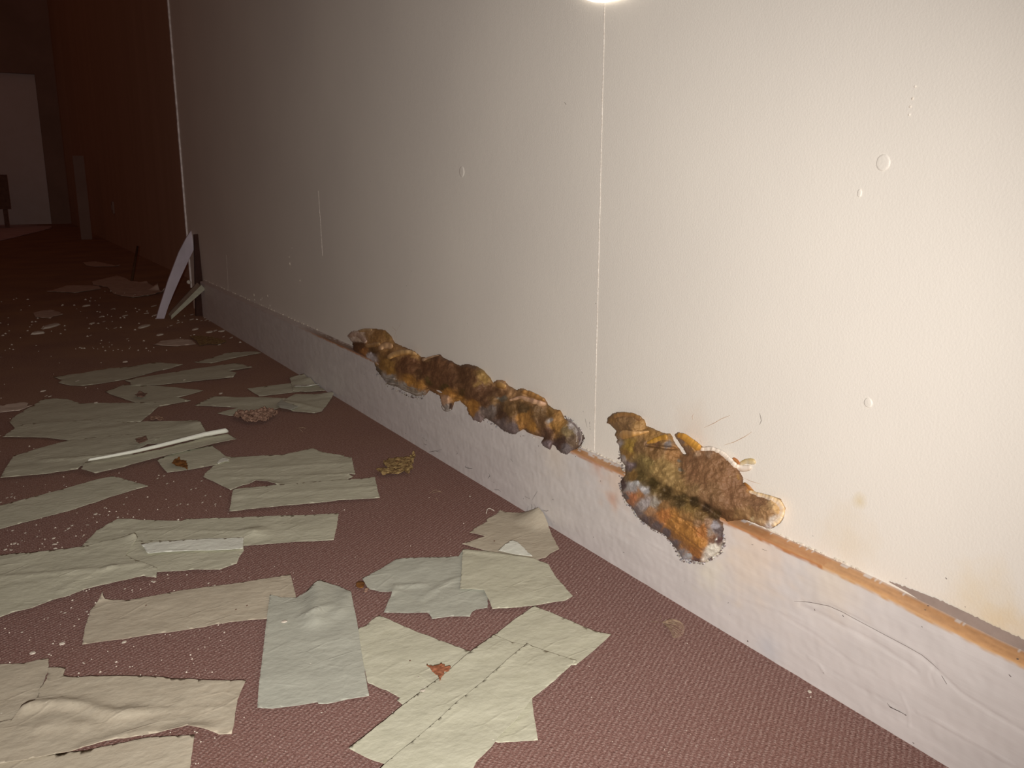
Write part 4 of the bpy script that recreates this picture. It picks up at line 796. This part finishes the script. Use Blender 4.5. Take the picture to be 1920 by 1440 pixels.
slab(L_, R_, np.linspace(4.20, 4.40, 8), 0.014, M_PLANK, 'curved_plank', 'pale grey curved plank leaning against the far end of the wall', 'plank')
o = slab(crop(0, 400, 4, [(1262, 755), (1480, 520)]), crop(0, 400, 4, [(1285, 792), (1540, 568)]), [4.15, 4.10], 0.012, M_BOARDGREY, 'short_board', 'short grey-brown board with a pale edge, propped behind the curved plank', 'plank')
pe = slab(crop(0, 400, 4, [(1285, 765), (1510, 538)]), crop(0, 400, 4, [(1285, 795), (1542, 568)]), [4.145, 4.095], 0.004, M_PLANKEDGE, 'pale_edge', None, None)
pe.parent = o; pe.location = pe.location - o.location
slab([(368, 594), (366, 520), (364, 440)], [(390, 598), (386, 520), (381.5, 438)], [4.20, 4.22, 4.24], 0.02, M_STAINED, 'dark_board', 'narrow dark brown board standing upright against the wall beside the curved plank', 'plank')
bm = bmesh.new(); r = bmesh.ops.create_icosphere(bm, subdivisions=2, radius=0.010); pp = on_y(354, 529, 4.32)
for v in bm.verts: v.co = v.co * (1 + 0.3 * noise.noise(v.co * 120)) + pp
o = obj('plaster_lump', bm, M_FLAKE); tag(o, 'small round plaster lump stuck between the leaning plank and the short board', 'lump'); recentre(o)
# thin stick against the corridor wall
a = on_floor(247, 527); b = on_y(258, 462, a.y + 0.15)
bm = bmesh.new(); r = bmesh.ops.create_cone(bm, cap_ends=True, segments=10, radius1=0.009, radius2=0.006, depth=(b - a).length)
mat = (b - a).to_track_quat('Z', 'Y').to_matrix().to_4x4(); mat.translation = (a + b) / 2
bmesh.ops.transform(bm, matrix=mat, verts=bm.verts); o = obj('stick', bm, M_STICK); tag(o, 'thin brown stick standing in the dark left of the curved plank', 'stick'); recentre(o)
# pale post and wall socket far away
a = on_floor(163, 449); 
bm = bmesh.new(); w2 = 16 / F * a.y * 1.05
zt = on_y(155, 292, a.y).z
box(bm, a.x - w2 / 2, a.x + w2 / 2, a.y, a.y + 0.03, 0, zt)
for v in bm.verts:
    v.co.x -= 0.06 * (v.co.z / zt) * 0
bmesh.ops.bevel(bm, geom=list(bm.edges), offset=0.006, segments=1)
o = obj('upright_board', bm, M_POST, None, False); tag(o, 'tall pale board standing upright far down the corridor, right of the doorway', 'board'); recentre(o)
bm = bmesh.new(); pz = on_x(213, 389, 1.10); box(bm, 1.085, 1.10, pz.y - 0.045, pz.y + 0.045, pz.z - 0.055, pz.z + 0.055); box(bm, 1.080, 1.086, pz.y - 0.015, pz.y + 0.015, pz.z - 0.02, pz.z + 0.02)
bmesh.ops.bevel(bm, geom=list(bm.edges), offset=0.003, segments=1)
o = obj('wall_socket', bm, M_POST, None, False); tag(o, 'small pale socket plate low on the dark corridor wall', 'socket'); recentre(o)
# edge of a dark low table at the far left
rt = bpy.data.objects.new('side_table', None); COL.objects.link(rt); tg = on_floor(8, 424); rt.location = (tg.x, 12.9, 0)
tag(rt, 'dark low piece of furniture far away at the left edge, in front of the doorway', 'table')
yy = 12.9; p0 = on_y(14, 392, yy); 
bm = bmesh.new(); box(bm, p0.x - 0.9, p0.x + 0.04, yy, yy + 0.4, p0.z, p0.z + 0.42); obj('cabinet_body', bm, M_DARKBOARD, rt, False)
for dx in (-0.05, -0.85):
    bm = bmesh.new(); box(bm, p0.x + dx, p0.x + dx + 0.05, yy + 0.02, yy + 0.07, 0, p0.z); obj('leg', bm, M_DARKBOARD, rt, False)
for ch in COL.objects:
    if ch.parent == rt: ch.location = -rt.location

# ------------------------------------------------------------------ small debris
def chip(px, py, sx, sy, name, m, label, cat, group=None, h=None, z=0.0, jag=0.35, seed=0):
    """flat broken flake: an irregular slab sized sx by sy pixels where it lies"""
    sx *= 0.8; sy *= 0.8; c = on_floor(px, py, z); e = on_floor(px + sx, py, z); mpp = (c - CAM).length / F
    f = on_floor(px, py + sy, z)
    a = (e - c).length / 2; b = (f - c).length / 2; ang = math.atan2((e - c).y, (e - c).x)
    N = 9; rr = [1 + jag * noise.noise(Vector((k * 1.7, px * 0.37, py * 0.41 + seed))) for k in range(N)]
    h = h or min(a, b) * 0.35
    bm = bmesh.new(); bot, top = [], []
    for k in range(N):
        t = k / N * 6.2832; x = math.cos(t) * a * rr[k]; y = math.sin(t) * b * rr[k]
        X = x * math.cos(ang) - y * math.sin(ang); Y = x * math.sin(ang) + y * math.cos(ang)
        bot.append(bm.verts.new((c.x + X, c.y + Y, z + 0.0003))); top.append(bm.verts.new((c.x + X * 0.8, c.y + Y * 0.8, z + h * (0.8 + 0.5 * noise.noise(Vector((k, px, py)))))))
    ct = bm.verts.new((c.x, c.y, z + h * 1.15))
    for k in range(N):
        j = (k + 1) % N; bm.faces.new((bot[k], bot[j], top[j], top[k])); bm.faces.new((top[k], top[j], ct))
    bm.faces.new(bot[::-1]); o = obj(name, bm, m, None, False); tag(o, label, cat, group); recentre(o); return o
Z8 = lambda l: [(x / 8, 860 + y / 8, a / 8, b / 8) for x, y, a, b in l]
g1 = Z8([(1435, 832, 60, 34), (1495, 840, 40, 14), (1570, 738, 40, 18), (1770, 880, 44, 20), (1080, 1005, 50, 22), (1030, 1048, 50, 34), (985, 1078, 34, 24), (805, 1195, 60, 32), (380, 1116, 40, 22), (185, 1080, 44, 24), (558, 1172, 30, 22), (330, 1232, 26, 16), (220, 1275, 60, 36), (820, 1285, 90, 22),
         (830, 1350, 80, 26), (890, 1390, 90, 34), (800, 1412, 80, 18), (700, 1405, 80, 20), (80, 1365, 56, 34), (165, 1372, 60, 20), (300, 1418, 24, 18), (1245, 1165, 28, 18), (1860, 686, 30, 20), (1900, 582, 30, 22), (1310, 995, 60, 12)])
for i, (x, y, a, b) in enumerate(g1): chip(x, y, a, b, 'paint_flake', M_FLAKE, *(('white paint flake in the dense patch cut by the left edge, below the plain strip', 'flake', 'paint flakes in the left edge patch') if x < 50 and y > 1010 else ('white paint flake in the patch touching the back of the large left paper sheet', 'flake', 'paint flakes behind the large left sheet') if y > 1015 and x < 125 else ('white paint flake in the loose row just below the plain left strip', 'flake', 'paint flakes below the plain strip')))
g2 = Z8([(105, 588, 36, 24), (172, 575, 34, 20), (218, 575, 26, 18), (178, 530, 34, 14), (745, 498, 44, 12), (965, 400, 22, 16), (15, 655, 36, 18), (250, 355, 26, 10)])
for x, y, a, b in g2: chip(x, y, a, b, 'paint_flake', M_FLAKE, 'white paint flake on the narrow carpet gap above the plain left strip', 'flake', 'paint flakes above the plain strip')
g3 = [(x / 2.6667, 960 + y / 2.6667, a, b) for x, y, a, b in ((305, 500, 4, 3), (325, 505, 6, 3), (240, 530, 4, 2), (310, 660, 14, 6), (165, 706, 14, 7), (245, 712, 6, 3), (110, 602, 5, 3), (622, 651, 10, 6), (435, 498, 5, 3), (420, 758, 5, 3), (1608, 1004, 5, 3))]
for x, y, a, b in g3: chip(x, y, a, b, 'paint_flake', M_FLAKE, 'white paint flake on the near left carpet around the strip with the raised corner', 'flake', 'paint flakes by the raised corner strip')
g4 = [(625, 384, 5, 3), (770, 350, 7, 4), (760, 347, 5, 3), (1072, 371, 6, 6), (1043, 357, 4, 4), (1115, 450, 4, 3)]
for x, y, a, b in g4: chip(x / 2.6667, 960 + y / 2.6667, a, b, 'paint_flake', M_FLAKE, 'white paint flake in the carpet gap behind the strip with the raised corner', 'flake', 'paint flakes behind the raised corner strip')
g5 = G([(228, 1145), (670, 1110), (537, 1220), (722, 1298), (600, 1205), (915, 1310), (683, 1388), (850, 1408), (400, 1405), (358, 1422), (493, 1413), (190, 1045), (105, 1078)])
for x, y in g5: chip(x, y, 4, 3, 'paint_flake', M_FLAKE, 'tiny white flake on the open carpet left of the straight-edged strip', 'flake', 'flakes left of the straight strip')
# plaster bits at the far corner
g6 = [(1080, 850, 18, 9), (1465, 870, 12, 6), (1570, 892, 16, 4), (1615, 880, 7, 4), (1660, 886, 14, 3), (1737, 932, 6, 4), (1678, 925, 4, 3), (1200, 912, 15, 4), (1285, 842, 5, 3), (1337, 820, 6, 4), (1440, 796, 8, 3), (1540, 782, 6, 3), (1545, 800, 5, 3), (1575, 806, 5, 3), (1438, 760, 6, 3), (760, 775, 8, 4), (940, 768, 10, 4), (865, 860, 5, 3), (1100, 750, 8, 3), (1155, 695, 8, 4),
      (690, 826, 11, 4), (650, 694, 16, 4), (1645, 985, 6, 3), (850, 716, 6, 3), (780, 812, 5, 2.5), (955, 942, 4, 2), (680, 915, 4, 2), (1510, 805, 4, 2), (1210, 770, 6, 3), (1165, 765, 10, 3)]
for x, y, a, b in g6: chip(x / 4, 400 + y / 4, a, b, 'plaster_chip', M_FLAKE, *(('pale plaster chip on dark carpet right of the short board, by the baseboard end', 'chip', 'plaster chips by the baseboard end') if x > 1400 else ('pale plaster chip at the foot of the curved leaning plank', 'chip', 'plaster chips at the plank foot') if x > 1000 else ('pale plaster chip on dark carpet between the large white chip and curved plank', 'chip', 'plaster chips left of the plank')))
chip(96, 612, 25, 12, 'plaster_chip', M_FLAKE, 'large squarish white plaster chip far left in the dark', 'chip', jag=0.2)
chip(72, 625, 27, 6, 'plaster_chip', M_FLAKE, 'flat elongated plaster chip just in front of the large white one', 'chip')
for x, y, a, b in ((580, 1257, 6, 4), (325, 1333, 10, 4), (375, 1373, 6, 3), (345, 1370, 4, 3), (1382, 1250, 6, 3), (940, 1115, 12, 3), (1655, 1352, 8, 4), (720, 1420, 8, 3)):
    chip(x / 4, 400 + y / 4, a, b, 'paint_flake', M_FLAKE, 'pale flake among the dim far paper strips', 'flake', 'flakes among the far strips', z=0.006)
chip(1518, 1297, 9, 7, 'paint_flake', M_FLAKE, 'white flake close to the baseboard at the lower right', 'flake')
chip(881, 931, 4, 3, 'paint_flake', M_FLAKE, 'single white crumb on bare carpet in the middle, left of the fan-shaped sheet', 'flake')
chip(793, 1296, 13, 7, 'paint_flake', M_FLAKE, 'cream flake on the paper below the dry leaf', 'flake', z=0.006)
chip(785, 1270, 4, 3, 'paint_flake', M_FLAKE, 'tiny white flake on the paper left of the dry leaf', 'flake', z=0.006)
chip(533, 1166, 14, 6, 'paint_flake', M_FLAKE, 'white flake on the upper left of the pale arched sheet', 'flake', z=0.0095)
chip(497, 1427, 9, 14, 'dark_crumb', M_DARKBOARD, 'dark oblong crumb on the carpet near the bottom edge', 'crumb')
for x, y in C([(730, 468), (1235, 468), (1180, 488)]) + D([(450, 904), (872, 306)]) : chip(x, y, 4, 3, 'dark_speck', M_DARKBOARD, 'tiny dark speck lying on a paper sheet', 'speck', 'dark specks on the paper', z=0.0055)
# uncountable tiny grit
bm = bmesh.new(); rnd = random.Random(3)
def grit(n, x0, x1, y0, y1, s0, s1, dens=None):
    k = 0
    while k < n:
        x, y = rnd.uniform(x0, x1), rnd.uniform(y0, y1); q = on_floor(x, y); k += 1
        if q.x > XF - 0.01: continue
        if noise.noise(Vector((q.x * 3, q.y * 3, 4))) < rnd.uniform(-0.5, 0.35): continue
        s = rnd.uniform(s0, s1) * (q - CAM).length / F; a = rnd.uniform(0, 3.14)
        t = bm.verts.new((q.x, q.y, s * 0.9 + 0.001)); N = 5
        vs_ = [bm.verts.new((q.x + s * math.cos(a + i * 1.257) * rnd.uniform(0.5, 1.6), q.y + s * math.sin(a + i * 1.257) * rnd.uniform(0.5, 1.3), 0.0006)) for i in range(N)]
        for i in range(N): bm.faces.new((vs_[i], vs_[(i + 1) % N], t))
grit(300, 0, 420, 930, 1440, 0.6, 1.8); grit(200, 0, 700, 880, 1440, 0.5, 1.2); grit(170, 400, 1500, 900, 1440, 0.5, 1.0); grit(260, 0, 520, 545, 660, 0.8, 2.2); grit(90, 0, 350, 650, 930, 0.6, 1.5); grit(26, 1505, 1560, 1285, 1320, 0.7, 1.4)
o = obj('plaster_grit', bm, M_FLAKE, None, False); tag(o, 'fine white plaster grit strewn over the carpet', 'grit', kind='stuff')

# crumpled lumps and leaves
def crumple(pts, label, m, name, cat, amp, z=0.001, res=0.005, group=None, seed=1.0, fr=60):
    o = sheet(pts, label, m, 1, 0.0, res, 0.003, name=name, cat=cat, group=group, thick=0.0012)
    for v in o.data.vertices:
        w_ = v.co + o.location
        v.co.z = z + amp * (0.55 + 0.9 * abs(noise.noise(Vector((w_.x * fr, w_.y * fr, seed)))) + 0.5 * noise.noise(Vector((w_.x * fr * 2.3, w_.y * fr * 2.3, seed))))
    return o
K = lambda p: crop(680, 840, 16, p)
crumple(K([(400, 735), (560, 715), (760, 690), (640, 600), (630, 480), (820, 420), (980, 390), (1150, 380), (1400, 400), (1430, 300), (1560, 220), (1580, 330), (1520, 520), (1500, 700), (1420, 800), (1370, 870), (1280, 800), (1060, 860), (860, 880), (580, 895)]), 'crumpled tan scrap on open carpet near the baseboard below the long fungus row', M_SCRAP, 'crumpled_scrap', 'scrap', 0.008, res=0.004)
crumple(G([(1080, 330), (1140, 262), (1280, 268), (1400, 250), (1500, 232), (1640, 262), (1655, 300), (1560, 340), (1500, 388), (1420, 385), (1330, 398), (1240, 385), (1180, 350)]), 'lumpy pinkish crust of fungus lying in front of the notched strip', M_CRUST, 'fungus_crust', 'crust', 0.014, res=0.004)
crumple(G([(10, 340), (40, 308), (140, 308), (200, 340), (150, 356), (60, 352)]), 'small curled brown peel behind the slit sheet of the left heap', M_CRUST, 'brown_peel', 'peel', 0.006, res=0.005)
crumple(G([(300, 930), (330, 895), (390, 872), (410, 900), (470, 905), (500, 980), (490, 1020), (430, 985), (360, 975), (300, 950)]), 'brown torn scrap on the square-ended sheet left of centre', M_AMBER, 'brown_scrap', 'scrap', 0.006, z=0.0055, res=0.004)
crumple(A([(765, 655), (800, 648), (822, 640), (835, 660), (810, 672), (790, 684), (770, 672)]), 'dark small scrap lying on the slit sheet beside the rolled edge', M_DARKBOARD, 'dark_scrap', 'scrap', 0.004, z=0.016, res=0.004)
crumple(A([(760, 380), (790, 368), (830, 372), (810, 392), (775, 392)]), 'dark scrap in the middle of the kite-shaped sheet', M_DARKBOARD, 'dark_scrap', 'scrap', 0.008, z=0.004, res=0.008)
crumple(crop(660, 1080, 24, [(190, 500), (280, 370), (420, 350), (520, 400), (560, 500), (520, 620), (400, 650), (290, 620)]), 'amber brown scrap touching the left tip of the pale greenish sheet', M_AMBER, 'amber_scrap', 'scrap', 0.002, res=0.003)
crumple(crop(660, 1080, 24, [(530, 800), (560, 730), (640, 640), (700, 670), (780, 660), (700, 760), (620, 810)]), 'tiny pinkish crumb right below the amber brown scrap', M_CRUST, 'pink_crumb', 'crumb', 0.002, res=0.003)
q = lambda p: crop(780, 1230, 19.2, p)
lf = crumple(q([(390, 530), (420, 520), (470, 570), (640, 575), (860, 545), (900, 480), (960, 545), (1010, 520), (1040, 580), (1040, 620), (1150, 600), (1240, 580), (1260, 620), (1180, 740), (1130, 770), (1010, 760), (970, 850), (900, 1050), (860, 1130), (800, 960), (740, 880), (660, 800), (560, 720), (520, 640)]), 'small dry rust-brown leaf lying on the paper in the foreground', M_LEAF, 'dry_leaf', 'leaf', 0.0022, z=0.006, res=0.002, fr=120)
# white thread bits and a frayed fibre tuft
def fibres(name, label, cat, strands, r, m, z=0.002, arch=0.004):
    bm = bmesh.new()
    for st in strands:
        P = [on_floor(*s) for s in st]; n = 10; prev = None
        for i in range(n + 1):
            t = i / n * (len(P) - 1); k = min(int(t), len(P) - 2); p = P[k].lerp(P[k + 1], t - k); d = (P[k + 1] - P[k]).normalized(); s_ = Vector((-d.y, d.x, 0)) * r
            u = Vector((0, 0, z + arch * math.sin(i / n * math.pi)))
            row = [bm.verts.new(p + u + s_), bm.verts.new(p + u + Vector((0, 0, r))), bm.verts.new(p + u - s_), bm.verts.new(p + u - Vector((0, 0, r)))]
            if prev:
                for k2 in range(4): bm.faces.new((prev[k2], prev[(k2 + 1) % 4], row[(k2 + 1) % 4], row[k2]))
            else: bm.faces.new(row[::-1])
            prev = row
        bm.faces.new(prev)
    o = obj(name, bm, m); tag(o, label, cat); recentre(o); return o
T = lambda p: crop(1150, 1080, 9, p)
rnd3 = random.Random(5)
M_FIB = plain('pale_fibre', srgb(176, 152, 126), srgb(150, 124, 100), 200)
st = []
for k in range(26):
    t = k / 25; an = math.radians(-60 + 165 * t); ex = 1050 + 150 * math.cos(an); ey = 910 + 150 * math.sin(an); x0 = 790 + 60 * rnd3.random() + 90 * t; y0 = 775 + 30 * rnd3.random() + 60 * t
    st.append(T([(x0, y0), ((x0 + ex) / 2, (y0 + ey) / 2 - 18 + 30 * t), (ex, ey)]))
st += [T([(790, 750), (795, 720), (820, 700)]), T([(630, 790), (700, 820), (760, 800)]), T([(1020, 1060), (1060, 1078), (1110, 1090)]), T([(1020, 1060), (1040, 1045), (1070, 1050)])]
fibres('fibre_tuft', 'tuft of frayed beige fibres on the near carpet beside the baseboard', 'fibres', st, 0.00025, M_FIB, 0.0012, 0.003)
fibres('white_thread', 'short white thread curl on the carpet left of the fan-shaped sheet', 'thread', [crop(700, 750, 4.8, [(1015, 1030), (1025, 1008), (1050, 1000), (1090, 1008)])], 0.0008, M_FLAKE)
fibres('pale_fibres', 'few pale loose fibres on the carpet in front of the crumpled tan scrap', 'fibres', [crop(700, 750, 4.8, [(505, 850), (560, 832), (615, 838)]), crop(700, 750, 4.8, [(530, 848), (590, 850), (620, 842)]), crop(700, 750, 4.8, [(550, 895), (580, 915)])], 0.0004, M_FIB)
fibres('grey_fibres', 'few dim fibres on the carpet right of the pinkish crust', 'fibres', [B([(940, 740), (980, 745), (1015, 738)]), B([(955, 755), (990, 765)])], 0.0006, M_FIB)
